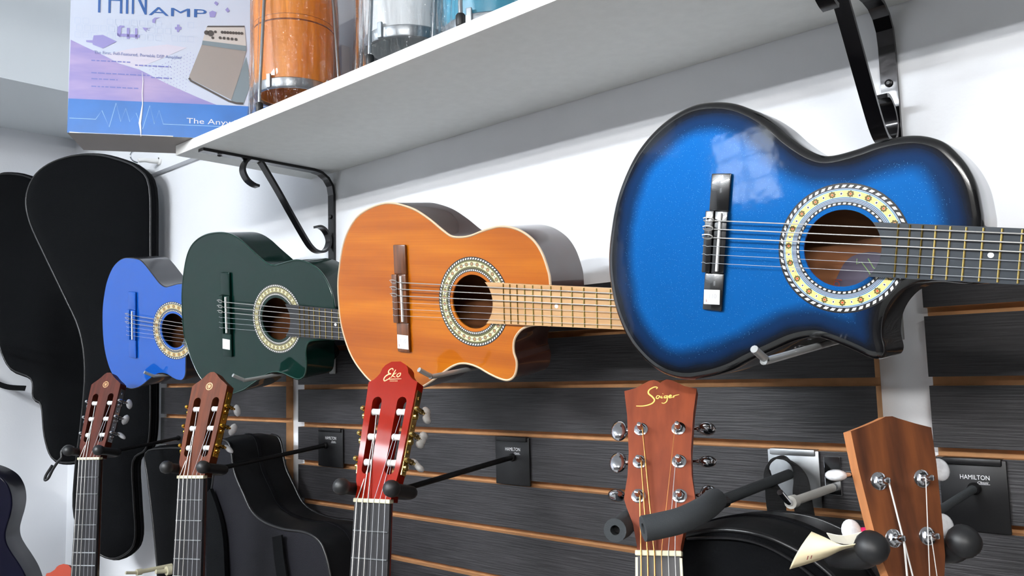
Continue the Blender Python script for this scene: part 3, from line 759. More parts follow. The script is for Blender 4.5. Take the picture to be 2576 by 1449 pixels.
        return [E[(-1, 0)], E[(-1, 1)], E[(1, 1)], E[(1, 0)]]

def strokes(h, name, S_, m, f, wd=.0012):
    mb = MB()
    for s, w in S_:
        pts = cr([V(p) for p in s], 6, False); n = len(pts)
        ws = [w*wd*(.55+.45*math.sin(math.pi*i/(n-1))) for i in range(n)]
        mb.add(ribbon(pts, ws, f))
    return mk(name, mb.v, mb.f, m, h)
def eko_logo(h, fr):
    m = mat('gold_cream_print', (236, 190, 130), .45)
    f = lambda x, y, z=0: fr(.1600+y*.00105, -.0165+x*.00105, .0004)
    S_ = [([(13.5, 17), (12.5, 19.5), (9.5, 19), (7, 16), (8, 13), (11, 12.2), (7.5, 11.4), (3.5, 8.5), (2, 5), (3.5, 2.4), (8, 4.4), (11.5, 7.5)], 1.6),
          ([(17.5, 18), (14.8, 12), (12.6, 7)], 1.4), ([(19, 13.5), (14.5, 10.5), (16, 8.5), (19, 7.5)], 1.1),
          ([(26, 13.3), (22.5, 12.5), (20.5, 10), (22, 7.8), (25, 9.5), (25.6, 12.8), (23.5, 13.2)], 1.2),
          ([(3.5, 2.2), (8, 4.6), (16, 4.8), (28, 5.2)], .9)]
    strokes(h, 'maker_logo', S_, m, f, 1.15)
    mb = MB()
    for k in range(6): mb.add(ribbon([(11.5+k*2, 2.2), (12.7+k*2, 2.2)], 1.1, f))
    mk('maker_logo', mb.v, mb.f, m, h)
def saiger_logo(h, fr):
    m = mat('yellow_gold_print', (240, 206, 112), .4)
    f = lambda x, y, z=0: fr(.1545+y*.00135, -.0278+x*.00135, .0004)
    S_ = [([(17.5, 17), (18.5, 18.3), (16, 18.8), (12, 16.5), (11.3, 13.3), (14.5, 10), (16.2, 7), (14, 4), (8, 2.2), (1.5, 2.3)], 1.5),
          ([(20.5, 10.5), (18.6, 11), (17.6, 9), (19, 8.3), (20.6, 10.4), (21, 8.8)], 1.0), ([(22.2, 10.6), (21.8, 8.8), (23, 9.0)], 1.0), ([(22.8, 12.3), (23.1, 12.6)], 1.2),
          ([(26.4, 10.5), (24.4, 10.3), (24.2, 8.8), (26, 9.2), (26.6, 10.6), (26.2, 6), (24, 4), (22, 4.4)], 1.2),
          ([(27.6, 9.4), (29.6, 10), (29.2, 11), (27.8, 10), (28.4, 8.6), (31, 9.2)], 1.2), ([(31.4, 10.6), (31.4, 8.8), (32.4, 10.4), (36, 11.2)], 1.0)]
    strokes(h, 'maker_logo', S_, m, f, .85)

# --- the four guitars lying sideways on pegs
O_OR = [(302, 0), (301, 36), (298, 53), (288, 79), (273, 99), (252, 113), (231, 120), (208, 122), (188, 119), (168, 114), (147, 108), (126, 106), (107, 108), (89, 118), (62, 136), (30, 153), (-3, 163), (-30, 167), (-58, 165), (-91, 156), (-118, 142), (-142, 117), (-157, 89), (-167, 57), (-174, 25), (-175, -12), (-172, -50), (-162, -84), (-147, -113), (-124, -138), (-95, -158), (-60, -168), (-25, -169), (5, -163), (25, -155), (46, -144), (73, -127), (96, -113), (115, -106), (134, -105), (154, -109), (175, -117), (195, -123), (212, -125), (224, -120), (231, -109), (233, -93), (228, -77), (229, -61), (235, -50), (246, -40), (262, -34), (285, -31), (302, -29)]
O_GR = [(307, 0), (307, 34), (302, 58), (289, 84), (272, 104), (252, 116), (229, 124), (204, 127), (180, 123), (159, 118), (137, 114), (116, 118), (95, 130), (69, 146), (43, 163), (17, 175), (-10, 181), (-43, 181), (-76, 176), (-106, 164), (-129, 146), (-145, 119), (-157, 79), (-164, 40), (-165, -4), (-162, -54), (-151, -86), (-135, -118), (-112, -149), (-82, -171), (-44, -181), (-6, -178), (32, -166), (62, -149), (92, -131), (116, -119), (139, -115), (161, -117), (181, -122), (200, -125), (214, -120), (222, -110), (226, -86), (225, -62), (231, -46), (248, -39), (285, -34), (307, -31)]
O_BL = [(304, 0), (304, 36), (301, 54), (294, 79), (283, 100), (269, 117), (255, 129), (237, 136), (219, 138), (200, 136), (179, 131), (156, 123), (123, 116), (99, 123), (71, 141), (47, 161), (20, 178), (-10, 190), (-41, 194), (-72, 191), (-103, 178), (-132, 157), (-158, 128), (-177, 92), (-190, 52), (-196, 9), (-197, -35), (-190, -75), (-176, -114), (-152, -152), (-121, -179), (-89, -194), (-56, -197), (-24, -190), (12, -175), (40, -157), (67, -141), (97, -124), (123, -116), (144, -118), (175, -127), (192, -133), (206, -132), (211, -122), (206, -102), (207, -78), (216, -57), (232, -42), (262, -34), (304, -32)]
O_B2 = [(276, 0), (274, 40), (264, 78), (247, 106), (224, 124), (198, 133), (168, 131), (139, 123), (119, 119), (98, 127), (72, 149), (45, 172), (23, 186), (-5, 189), (-40, 187), (-68, 174), (-92, 151), (-113, 113), (-125, 72), (-132, 31), (-133, -24), (-128, -75), (-116, -117), (-98, -150), (-66, -178), (-34, -186), (-6, -184), (21, -173), (53, -151), (76, -135), (99, -126), (122, -126), (144, -133), (163, -137), (182, -134), (193, -118), (195, -90), (197, -58), (208, -42), (236, -34), (276, -30)]
def up_mtx(pos, yaw, tilt, lean, s):
    u, v, w = rot_up(rad(yaw), rad(tilt), rad(lean)); return mtx(CW+V(pos), u, v, w, s)
MX_BL = up_mtx((-0.3852, 0.7471, 0.1183), 2.66, 9.27, 3.83, .725)
MX_OR = up_mtx((-0.9316, 0.7983, 0.1073), 6.23, 6.04, 8.83, .845)
MX_GR = up_mtx((-1.4827, .8247, .1194), 11.76, 6.65, 8.32, .875)
MX_B2 = up_mtx((-1.8844, .8138, .1215), 17.5, 8.47, 9.18, .80)
guitar('cutaway_guitar', 'metallic blue guitar with black sunburst edge and yellow flowered rosette', MX_BL, outline=O_BL, uh=.151, rh=.048, ro=.081, ri=1.115, dl=-.011, depth=.092, er=.010,
       top=M_burst, side=M_bside, rosette=R_blue, bridge=M_bbridge, board=M_boardg, neck=M_neckb, inner=M_inner, head='plain', sticker=(-.017, -.0755, .0235, .0200, .05), label_disc=True, string_r=.0008)
guitar('cutaway_guitar', 'amber orange wooden cutaway guitar with cream binding and pale fingerboard', MX_OR, outline=O_OR, uh=.149, rh=.0445, ro=.0739, dl=-.003, depth=.099,
       top=M_cedar, side=M_oside, binding=M_bind, rosette=R_or, bridge=M_obridge, board=M_maple, neck=M_neckw, inner=M_inner, head='plain', LN=.55, sticker=(-.008, -.076, .0262, .0245, -.02))
guitar('cutaway_guitar', 'dark green glossy cutaway guitar with pale rosette', MX_GR, outline=O_GR, uh=.1433, rh=.0451, ro=.074, dl=-.0047, depth=.086,
       top=M_green, side=M_green, binding=M_gbind, rosette=R_gr, bridge=M_green, board=M_ebony, neck=M_neckb, inner=M_inner, head='plain', LN=.56, sticker=(-.011, -.066, .0235, .0225, -.04))
guitar('cutaway_guitar', 'plain bright blue guitar with charcoal sides next to the black bags', MX_B2, outline=O_B2, uh=.151, rh=.0475, ro=.0796, dl=0, depth=.098, er=.002,
       top=M_blue2, side=M_b2side, rosette=R_b2, bridge=M_blue2, board=M_boardg, neck=M_neckb, inner=M_inner, head='plain', LN=.50)

# --- instruments hanging by their heads
def hang_mtx(nut, yaw, tilt, lean, L, s=1):
    u, v, w = rot_hang(rad(yaw), rad(tilt), rad(lean)); n = CW+V(nut)-w*.010
    return mtx(n-u*L*s, u, -v, w, s)
NUT = {'red': ((-.8835, .6911, -.1684), 21.97, .8, -5.74), 'yam': ((-1.8666, .7123, -.1665), 28.84, -.7, -3.05), 'yam_gold': ((-1.3942, .7002, -.1725), 25.24, -.65, -3.79), 'acoustic': ((-.4576, .7077, -.1846), 24.72, -1.08, -14.62)}
NMX = {k: hang_mtx(*v, .65) for k, v in NUT.items()}
guitar('classical_guitar', 'classical guitar with bright red headstock and white scalloped tuner buttons', NMX['red'], top=M_rtop, side=M_rtop, rosette=R_or, bridge=M_obridge, board=M_ebony, neck=M_rtop, inner=M_inner, head='red', frets=12, dots=(), fretm=M_zinc)
guitar('classical_guitar', 'classical guitar with brown headstock, chrome tuners, in front of black bags', NMX['yam'], top=M_spruce, side=M_oside, rosette=R_or, bridge=M_obridge, board=M_ebony, neck=M_neckw, inner=M_inner, head='yam', frets=12, dots=(), fretm=M_zinc)
guitar('classical_guitar', 'classical guitar with brown headstock and gold tuners below the green guitar', NMX['yam_gold'], top=M_spruce, side=M_oside, rosette=R_or, bridge=M_obridge, board=M_ebony, neck=M_neckw, inner=M_inner, head='yam_gold', frets=12, dots=(), fretm=M_zinc)
guitar('acoustic_guitar', 'acoustic guitar with reddish brown headstock, chrome tuners and gold script logo', NMX['acoustic'], top=M_spruce, side=M_oside, rosette=R_or, bridge=M_obridge, board=M_ebony, neck=M_shead, inner=M_inner, head='acoustic', frets=14, dots=(), fretm=M_zinc, nutw=.043, bindboard=M_cream, stringm=[M_bronze]*4+[M_wound]*2, bscale=.80)
# ukulele: the pose is that of the head's face; the nut sits 50 mm below the lower pegs
_u_, _v_, _w_ = rot_hang(rad(50.14), rad(-.35), rad(-9.87))
_un, _vn, _wn = rot_hang(rad(50.14), rad(-.35), rad(.13))
_LU = .38
_pn = CW+V((-.2314, .7358, -.1464))-_u_*.054-_wn*.006
MX_UK = mtx(_pn-_un*_LU, _un, -_vn, _wn)
guitar('ukulele', 'dark walnut ukulele with four pearly white tuner buttons', MX_UK, cat='ukulele', L=_LU, uh=.088, rh=.029, ro=.038, depth=.062, top=M_uhead, side=M_uhead, rosette=R_or, bridge=M_obridge, board=M_ebony, neck=M_uhead, inner=M_inner,
       head='uke', frets=12, dots=(), fretm=M_zinc, nutw=.037, nstr=4, stringm=[M_white]*4, string_r=.0007, loops=False, bscale=.48)
# navy guitar seen only by the rim of its body, and the red-orange head below it
_pb = on((30, 1271), 'y', -.30)
NM = mtx(_pb-V((.6*.123, .8*.123, .206)), (0, 0, 1), (-.6, -.8, 0), (.8, -.6, 0))
guitar('dark_guitar', 'dark navy glossy guitar body beside the white side wall', NM, top=M_navy, side=M_navy, rosette=R_gr, bridge=M_bbridge, board=M_ebony, neck=M_neckb, inner=M_inner, head='plain', frets=0, dots=(), er=.004)
_pr = on((82, 1428), 'y', -.29)
MX_RU = hang_mtx(_pr-CW-V((0, 0, .188)), 38, 14, -3, .65)
guitar('classical_guitar', 'orange-red guitar headstock peeking up beneath the navy guitar', MX_RU, top=M_spruce, side=M_oside, rosette=R_or, bridge=M_obridge, board=M_ebony, neck=M_neckw, inner=M_inner, head='rust', frets=0, dots=())

# ------------------------------------------------------------------ hangers
YP = -.0185
def plate_part(t, x0, x1, z0, z1, m, lip=True):
    b = MB(); b.add(bbox((x0, YP-.0035, z0), (x1, YP-.0003, z1), .0012))
    b.add(bbox((x0+.004, YP-.0065, z1-.006), (x1-.004, YP+.0002, z1+.0015), .0012)); b.add(boxv((x0+.004, YP-.0005, z1-.004), (x1-.004, YP+.0075, z1+.0012)))
    return mk('back_plate', b.v, b.f, m, t, smooth=30)
def hamilton(t, x, z, w, full=True, pw=.4):
    v = place(text_mesh('HAMILTON', w*.168, w*.20, 'CENTER'), lambda a, b, c=0: (x+a, YP-.0039, z+b))
    m = MB(); m.add(v); m.add(place(text_mesh('Classic', w*.115, w*.10, 'CENTER', .4), lambda a, b, c=0: (x+w*.21+a, YP-.0039, z-w*.115+b)))
    m.add(ribbon([(w*.02, -.145*w), (w*.42, -.135*w)], w*.012, lambda a, b, c=0: (x+a, YP-.0039, z+b)))
    mk('lettering', m.v, m.f, M_letter, t)
def yoke_hanger(key, px, label, xp, hw=.037, rod_m=M_black, text=True, mx=None, L=.65, ball=.0105, a0=.016, wf=.020, lift=.003, w_back=-.042):
    mx = mx or NMX[key]
    t = thing('guitar_hanger', label, 'hanger', (0, 0, 0), 'guitar hangers on the slat wall')
    x0, x1, z0, z1 = xp
    pl = plate_part(t, x0, x1, z0, z1, M_black)
    if text: hamilton(t, (x0+x1)/2+.002, z1-.021, (x1-x0)*.52)
    P = lambda u, r, w: mx @ V((L+u, -r, w))
    base = on(px, 'y', YP-.004); mid = P(a0-.006, 0, w_back)
    d = (mid-base)
    mk('rod', *tube([base, base+d*.06, base+d*.94, mid], [.0048, .0042, .0042, .0042], 10), rod_m, t, smooth=50)
    mk('rod_collar', *lathe([(.0065, 0), (.0065, .003), (.005, .005)], base, d, 14), M_black, t, smooth=40)
    for s in (-1, 1):
        pts = cr([P(a0-.006, 0, w_back), P(a0-.006, s*hw*.6, w_back-.001), P(a0-.004, s*hw*.97, w_back+.008), P(a0-.002, s*hw, w_back+.022), P(a0+lift*.4, s*hw, wf-.012), P(a0+lift, s*hw, wf)], 4, False)
        rr = [.0085*ball/.0105]*len(pts)
        mk('padded_arm', *tube(pts, rr, 12), M_rubber, t, smooth=50)
        e = pts[-1]; ax = (pts[-1]-pts[-2]).normalized()
        mk('end_bulb', *lathe([(.0085*ball/.0105, -.004), (ball, -.001), (ball*1.06, .004), (ball, .009), (ball*.7, .0135), (ball*.3, .0155)], e, ax, 16), M_rubber, t, smooth=60)
    return t
ZH0, ZH1 = 1.4155, 1.4905
yoke_hanger('red', (1290, 1150), 'black padded hanger with small white lettering holding the red-headed guitar', (-.9493, -.8757, ZH0, ZH1))
yoke_hanger('yam_gold', (820, 1120), 'black padded hanger with small white lettering holding the gold-tuner guitar', (-1.4457, -1.3625, ZH0, ZH1))
h1 = yoke_hanger('yam', (448, 1102), 'black padded hanger holding the chrome-tuner guitar by the bags', (-1.985, -1.905, ZH0+.007, ZH1+.007), text=False)
_P = lambda u, r, w: NMX['yam'] @ V((.65+u, -r, w))
cl = cr([_P(.026, -.030, .016), _P(.030, -.040, .024), _P(.020, -.050, .028), _P(.006, -.048, .030), _P(-.002, -.056, .030), _P(-.018, -.068, .030), _P(-.036, -.078, .030), _P(-.040, -.086, .030), _P(-.030, -.084, .030), _P(-.010, -.070, .030)], 5, False)
mk('safety_gate', *tube(cl, .0028, 8), M_rubber, h1, smooth=50)
# ukulele hanger: bulbs to either side of the neck
yoke_hanger('uke', (2452, 1228), 'black padded hanger with bold white lettering holding the ukulele', (-.2785, -.2132, ZH0-.001, ZH1), hw=.0405, rod_m=M_foam, mx=MX_UK, L=_LU, ball=.0128, a0=.034, lift=.013, wf=.004, w_back=-.062)
# the zinc hanger with the open foam yoke
t = thing('guitar_hanger', 'silver zinc hanger with grey foam arms holding the gold-script guitar', 'hanger', (0, 0, 0), 'guitar hangers on the slat wall')
plate_part(t, -.4773, -.4120, 1.4240, ZH1+.001, M_zinc)
b0 = on((1985, 1193), 'y', YP-.004)
_P = lambda u, r, w: NMX['acoustic'] @ V((.65+u, -r, w))
rod_end = V((b0.x, -.243, b0.z-.012))
mk('rod', *tube([b0, rod_end], .0062, 12), M_foam, t, smooth=50)
def foam_arm(pts, r=.0115):
    c = cr(pts, 5, False)
    v, f = tube(c, r, 16, cap=False); n = len(v)
    v2, f2 = tube(c, r*.42, 16, cap=False)
    v += v2; f += [tuple(i+n for i in q) for q in f2]
    k = len(c)
    for i in (0, k-1):
        for j in range(16): f.append((i*16+j, i*16+(j+1) % 16, n+i*16+(j+1) % 16, n+i*16+j))
    mk('foam_arm', v, f, M_foam, t, smooth=40)
    mk('core_wire', *tube(c[:-2], r*.34, 8), M_black, t, smooth=50)
bk = rod_end
mk('yoke_wire', *tube([bk, on((1826, 1262), 'y', -.256), on((1800, 1268), 'y', -.282)], .0055, 10), M_black, t, smooth=50)
foam_arm([on((1798, 1258), 'y', -.286), on((1768, 1282), 'y', -.322), on((1715, 1308), 'y', -.350), on((1660, 1322), 'y', -.368), on((1618, 1330), 'y', -.380)])
mk('yoke_wire', *tube([bk, on((1740, 1276), 'y', -.236), on((1670, 1288), 'y', -.240)], .0055, 10), M_black, t, smooth=50)
foam_arm([on((1675, 1287), 'y', -.238), on((1625, 1299), 'y', -.242), on((1578, 1313), 'y', -.266), on((1566, 1324), 'y', -.308), on((1547, 1334), 'y', -.338)])

def wall_hanger(mx, base, ndir, label):
    t = thing('guitar_hanger', label, 'hanger', base, None)
    P = lambda u, r, w: mx @ V((.65+u, -r, w))-V(base)
    mk('wall_plate', *lathe([(.026, .0005), (.026, .004), (.020, .007)], (0, 0, 0), ndir, 20), M_black, t, smooth=40)
    c = P(.010, 0, -.042)
    mk('rod', *tube([V(ndir)*.004, c], .0045, 10), M_black, t, smooth=50)
    for s in (-1, 1):
        pts = cr([c, P(.010, s*.022, -.043), P(.011, s*.036, -.034), P(.013, s*.038, -.018), P(.016, s*.038, .016)], 4, False)
        mk('padded_arm', *tube(pts, .0085, 12), M_rubber, t, smooth=50)
        mk('end_bulb', *ellipsoid(pts[-1], (.0115, 0, 0), (0, .0115, 0), (0, 0, .0115)), M_rubber, t, smooth=60)
_hb = NM @ V((.66, 0, -.04))
wall_hanger(NM, (XL, _hb.y+.02, _hb.z+.01), (1, 0, 0), 'black padded hanger on the side wall holding the navy guitar')
_hb = MX_RU @ V((.66, 0, -.04))
wall_hanger(MX_RU, (_hb.x-.05, 0, _hb.z+.01), (0, -1, 0), 'black padded hanger on the white wall holding the orange-red guitar')

# ------------------------------------------------------------------ pegs that carry the sideways guitars
def peg(label, tip, x0, y1, m=M_peg, sleeve=None, group='single pegs on the slat wall', z_off=0, r=.0034, bend=.014, tilt=0.0):
    T = on(tip, 'x', x0) if x0 is not None else on(tip, 'y', y1); x, z = T.x, T.z; y1 = T.y
    t = thing('display_peg', label, 'hook', (x, YP, z), group)
    b = MB(); b.add(bbox((-.010, -.003, -.022), (.010, -.0003, .024), .001)); pb = mk('peg_base', b.v, b.f, m, t); pb.location.z = tilt*abs(y1-YP)
    d = y1-YP; rise = tilt*abs(d)
    mk('peg_rod', *tube(cr([(0, -.002, -bend*.9+rise), (0, d*.5, -bend*.95+rise*.5), (0, d+.030, -bend), (0, d+.020, -bend*.92), (0, d+.006, -bend*.3), (0, d, 0)], 5, False), r, 10), m, t, smooth=50)
    if sleeve:
        mk('sleeve', *tube([(0, -.006, -bend*.9), (0, d+.036, -bend), (0, d+.035, -bend), (0, d+.024, -bend)], [r*1.45, r*1.45, r*2.1, r*2.1], 12), sleeve, t, smooth=40)
    return t
M_sleeve = mat('grey_white_sleeve', (190, 188, 182), .6, bump=.1, bscale=(200, 200, 200))
for mx_, s_, tip, lab in ((MX_BL, .75, (1897, 878), 'grey metal peg under the waist of the sunburst blue guitar'), (MX_OR, .87, (1054, 930), 'grey metal peg under the waist of the orange guitar'), (MX_GR, .90, (586, 944), 'grey metal peg under the waist of the green guitar'), (MX_B2, .80, (363, 936), 'grey metal peg under the waist of the plain blue guitar')):
    q = mx_ @ V((.092 if mx_ is MX_B2 else .118, -.12, .0)); peg(lab, tip, q.x, None, bend=.009, tilt=.03 if mx_ is MX_B2 else .09)
peg('white sleeved display peg beside the ukulele head', (1962, 1238), None, -.166, m=M_chrome, sleeve=M_sleeve)
peg('cream sleeved display peg low beside the gold-tuner guitar', (316, 1441), None, -.205, m=M_cream, sleeve=M_cream, bend=.004)
peg('short cream sleeved display peg, lower of the two', (392, 1438), None, -.150, m=M_cream, sleeve=M_cream, bend=.003, r=.005)

# ------------------------------------------------------------------ bags
def bagmesh(name, outline_px, o, yaw, thick, puff, label, m=M_nylon, pipe=M_pipe, sub=4, sp=.022, mside=None, cat='gig bag', backpipe=False):
    """soft case: outline set out on an upright plane through o that faces yaw; padded front, gusset, back"""
    o = V(o); n = V((math.sin(yaw), -math.cos(yaw), 0)); ex = V((math.cos(yaw), math.sin(yaw), 0)); ez = V((0, 0, 1))
    P2 = []
    for q in outline_px:
        w = onplane(q, o, n)-o; P2.append(V((w.dot(ex), w.z)))
    O = [(p.x, p.y) for p in cr(P2, sub)]
    t = thing(name, label, cat, mtx=mtx(o, ex, -n, ez))     # local x right, y back, z up
    P, T = gridfill(O, [], sp); d = edist(P, O); k = np.clip(d/(.35*min(np.ptp(P[:, 0]), np.ptp(P[:, 1]))), 0, 1)
    hgt = puff*np.sqrt(1-(1-k)**2)
    wr = .12*puff*np.sin(P[:, 0]*23+P[:, 1]*9)*np.sin(P[:, 1]*17-P[:, 0]*6)*k
    mk('front_panel', [(p[0], -h-w_, p[1]) for p, h, w_ in zip(P, hgt, wr)], T, m, t, smooth=60)
    nO = len(O); v = []; f = []
    rings = [(O, 0), (inset(O, -.006), thick*.25), (inset(O, -.006), thick*.75), (O, thick)]
    for o_, y in rings: v += [(p[0], y, p[1]) for p in o_]
    for a in range(3):
        for i in range(nO): f.append((a*nO+i, a*nO+(i+1) % nO, (a+1)*nO+(i+1) % nO, (a+1)*nO+i))
    mk('gusset', v, f, mside or m, t, smooth=60)
    mk('back_panel', [(p[0], thick, p[1]) for p in O], fill([O]), m, t)
    mk('front_piping', *tube([(p[0], 0, p[1]) for p in O], .0030, 8, closed=True), pipe, t, smooth=60)
    if backpipe: mk('back_piping', *tube([(p[0], thick, p[1]) for p in O], .0030, 8, closed=True), pipe, t, smooth=60)
    zr = inset(O, -.0065)
    mk('zip', *tube([(p[0], thick*.5, p[1]) for p in zr], 0, flat=(.004, .0012), up=(0, 1, 0), closed=True), mat('zip_tape', (9, 9, 12), .8, spec=.1), t)
    return t, (lambda q, dy=0: (lambda w: V((w.dot(ex), dy, w.z)))(onplane(q, o, n)-o))
# big bag, hung neck down on the rail
o1 = on((230, 640), 'y', -.15)
b1, f1 = bagmesh('guitar_gig_bag', [(375, 470), (345, 424), (296, 402), (240, 390), (180, 393), (122, 414), (84, 448), (66, 500), (76, 560), (112, 640), (160, 740), (200, 830), (214, 930), (205, 1060), (190, 1180), (188, 1300), (230, 1375), (278, 1405), (322, 1388), (340, 1350), (336, 1260), (334, 1160), (366, 1130), (377, 1080), (379, 950), (379, 800), (378, 620)], o1, rad(30), .035, .030,
                 'black fabric gig bag with rounded top hanging neck down, nearest the plain blue guitar')
o2 = on((120, 760), 'y', -.13)
b2, f2 = bagmesh('guitar_gig_bag', [(-26, 560), (-24, 490), (-10, 448), (14, 438), (70, 446), (120, 480), (180, 600), (215, 760), (225, 920), (225, 1080), (205, 1150), (165, 1163), (130, 1150), (112, 1096), (104, 1020), (84, 1000), (78, 952), (26, 926), (0, 872), (-14, 800), (-25, 690)], o2, rad(30), .020, .026,
                 'black fabric gig bag hanging behind the larger one, against the side wall')
mk('shoulder_strap', *tube(cr([f2((84, 976), -.03), f2((40, 972), -.035), f2((0, 955), -.035), f2((-20, 940), -.03), f2((-34, 915), -.02)], 6, False), 0, flat=(.0075, .0012), up=(0, .3, 1)), M_nylon, b2, smooth=40)
# the slim dark sleeve behind the gold-tuner guitar
o3 = on((470, 1250), 'y', -.085)
b3, f3 = bagmesh('guitar_gig_bag', [(367, 1140), (372, 1200), (383, 1291), (392, 1380), (398, 1460), (404, 1640), (500, 1640), (505, 1400), (510, 1200), (505, 1136), (460, 1128), (410, 1128)], o3, rad(4), .045, .012,
                 'slim black gig bag hanging behind the gold-tuner guitar')
# vinyl guitar bag with glossy piping in the middle
o4 = on((650, 1320), 'y', -.165)
b4, f4 = bagmesh('vinyl_guitar_bag', [(548, 1118), (566, 1108), (580, 1125), (590, 1187), (612, 1240), (634, 1286), (667, 1314), (715, 1331), (768, 1339), (802, 1359), (819, 1393), (832, 1449), (850, 1560), (840, 1680), (480, 1680), (462, 1500), (480, 1400), (515, 1330), (535, 1220)], o4, rad(4), .118, .010,
                 'grey-black vinyl guitar bag with glossy piping left of the red-headed guitar'.replace(' left of', ' beside'), m=M_nylon2, mside=M_vinyl, backpipe=True)
mk('carry_strap', *tube([f4((714, 1345), -.014), f4((722, 1400), -.016), f4((735, 1470), -.018), f4((745, 1560), -.018)], 0, flat=(.014, .0015), up=(1, 0, 0)), M_nylon, b4)
mk('neck_cover', *tube(cr([f4((530, 1250), -.014), f4((560, 1330), -.018), f4((570, 1440), -.02), f4((575, 1600), -.02)], 4, False), 0, flat=(.030, .004), up=(1, 0, 0)), M_nylon, b4, smooth=40)
# rounded bag hanging from the zinc hanger
o5 = on((1930, 1400), 'y', -.245)
b5, f5 = bagmesh('rounded_gig_bag', [(1585, 1520), (1610, 1440), (1650, 1385), (1710, 1352), (1780, 1336), (1850, 1335), (1930, 1351), (2010, 1388), (2065, 1425), (2110, 1470), (2145, 1540), (2150, 1660), (1580, 1660)], o5, rad(0), .118, .022,
                 'rounded black padded bag hanging on a strap loop from the zinc hanger', mside=M_vinyl, backpipe=True)
zc = [(1725, 1330), (1800, 1318), (1880, 1318), (1960, 1335), (2040, 1375), (2100, 1425), (2140, 1490)]
top5 = f5((1905, 1345), .10)
hz = b5.matrix_world.inverted() @ V((b0.x, -.050, b0.z-.002))
iv = b5.matrix_world.inverted()
lp = [iv @ on(q, 'y', y) for q, y in (((1956, 1302), -.118), ((1948, 1245), -.080), ((1930, 1195), -.058), ((1938, 1162), -.054), ((1964, 1150), -.050), ((1992, 1168), -.050), ((2012, 1205), -.058), ((2018, 1250), -.080), ((2026, 1304), -.116))]
def webbing(P, Wd, th=.0012):
    v = []; f = []; n = len(P)
    for i in range(n):
        tn = (P[min(i+1, n-1)]-P[max(i-1, 0)]).normalized(); w = Wd[i]-tn*Wd[i].dot(tn); nn = tn.cross(w).normalized()*th
        v += [P[i]+w+nn, P[i]-w+nn, P[i]-w-nn, P[i]+w-nn]
    for i in range(n-1):
        for j in range(4): f.append((i*4+j, i*4+(j+1) % 4, i*4+4+(j+1) % 4, i*4+4+j))
    return v, f+[(0, 1, 2, 3), tuple(4*n-4+j for j in range(4))]
wv = [V((.010, .003, 0)), V((.010, .003, 0)), V((.007, -.006, 0)), V((.003, -.010, 0)), V((.001, -.011, 0)), V((.005, -.009, .002)), V((.010, -.004, .003)), V((.011, 0, 0)), V((.010, .003, 0))]
mk('strap_loop', *webbing(cr(lp, 6, False), cr(wv, 6, False)), mat('black_webbing', (8, 8, 10), .75, bump=.5, bscale=(20, 20, 900)), b5, smooth=40)
mk('welt_seam', *tube(cr([f5(q, -.013) for q in [(1745, 1350), (1850, 1348), (1930, 1364), (2005, 1402), (2070, 1452)]], 5, False), .0016, 6), M_pipe, b5, smooth=50)

# ------------------------------------------------------------------ price tag hanging on the ukulele
Y0 = -.318
tp = {k: on(q, 'y', Y0+dy) for k, q, dy in (('a', (2042, 1338), .00), ('b', (1986, 1431), -.010), ('c', (2092, 1400), .014), ('d', (2205, 1352), -.004), ('e', (2128, 1372), -.016))}
tc_ = cr([on(q, 'y', Y0+d) for q, d in (((2042, 1338), 0), ((2075, 1352), -.004), ((2105, 1366), -.012), ((2127, 1371), -.016), ((2165, 1364), -.010), ((2205, 1352), -.004))], 6, False)
bc_ = cr([on(q, 'y', Y0+d) for q, d in (((1986, 1431), -.012), ((2032, 1417), -.002), ((2078, 1401), .006), ((2118, 1382), .002), ((2165, 1370), -.004), ((2205, 1356), -.004))], 6, False)
rows = [[a+(b-a)*j/6+V((0, -.006*math.sin(math.pi*j/6)*(1-k/30), 0)) for j in range(7)] for k, (a, b) in enumerate(zip(tc_, bc_))]
NR = len(rows)-1
v = [p for r in rows for p in r]; f = [(i*7+j, i*7+j+1, (i+1)*7+j+1, (i+1)*7+j) for i in range(NR) for j in range(6)]
tgc = thing('price_tag', 'curled cream card tag tied to the ukulele with pink ribbon', 'price tag', tp['d'])
M_card = mat('cream_card', (236, 222, 184), .7)
o = mk('card', [p-tp['d'] for p in v], f, M_card, tgc, smooth=60); md = o.modifiers.new('thickness', 'SOLIDIFY'); md.thickness = .0006
fl = on((2190, 1346), 'y', Y0-.001)
mk('folded_flap', *tube([p-tp['d'] for p in cr([on((2086, 1351), 'y', Y0+.012), on((2130, 1358), 'y', Y0+.004), fl], 4, False)], 0, flat=(.0045, .0003), up=(0, -.6, .8)), mat('white_card', (240, 236, 222), .7), tgc)
def ctag(s, j): 
    i = s*NR; a = int(i); a = min(a, NR-1); b = i-a; jj = min(int(j*6), 5); c = j*6-jj
    p = rows[a][jj]*(1-b)*(1-c)+rows[a+1][jj]*b*(1-c)+rows[a][jj+1]*(1-b)*c+rows[a+1][jj+1]*b*c
    return p-tp['d']+V((.0004, -.0012, .0003))
mk('pen_mark', [ctag(.42, .40), ctag(.52, .52), ctag(.66, .72), ctag(.60, .70), ctag(.50, .56)], [(0, 1, 2, 3, 4)], M_inkd, tgc)
mk('pen_mark', [ctag(.66, .30), ctag(.70, .34), ctag(.74, .44), ctag(.70, .44)], [(0, 1, 2, 3)], M_inkd, tgc)
mk('pen_mark', [ctag(.16, .66), ctag(.17, .66), ctag(.18, .82), ctag(.17, .82)], [(0, 1, 2, 3)], M_inkr, tgc)
mk('pen_mark', [ctag(.20, .66), ctag(.21, .66), ctag(.22, .82), ctag(.21, .82)], [(0, 1, 2, 3)], M_inkr, tgc)

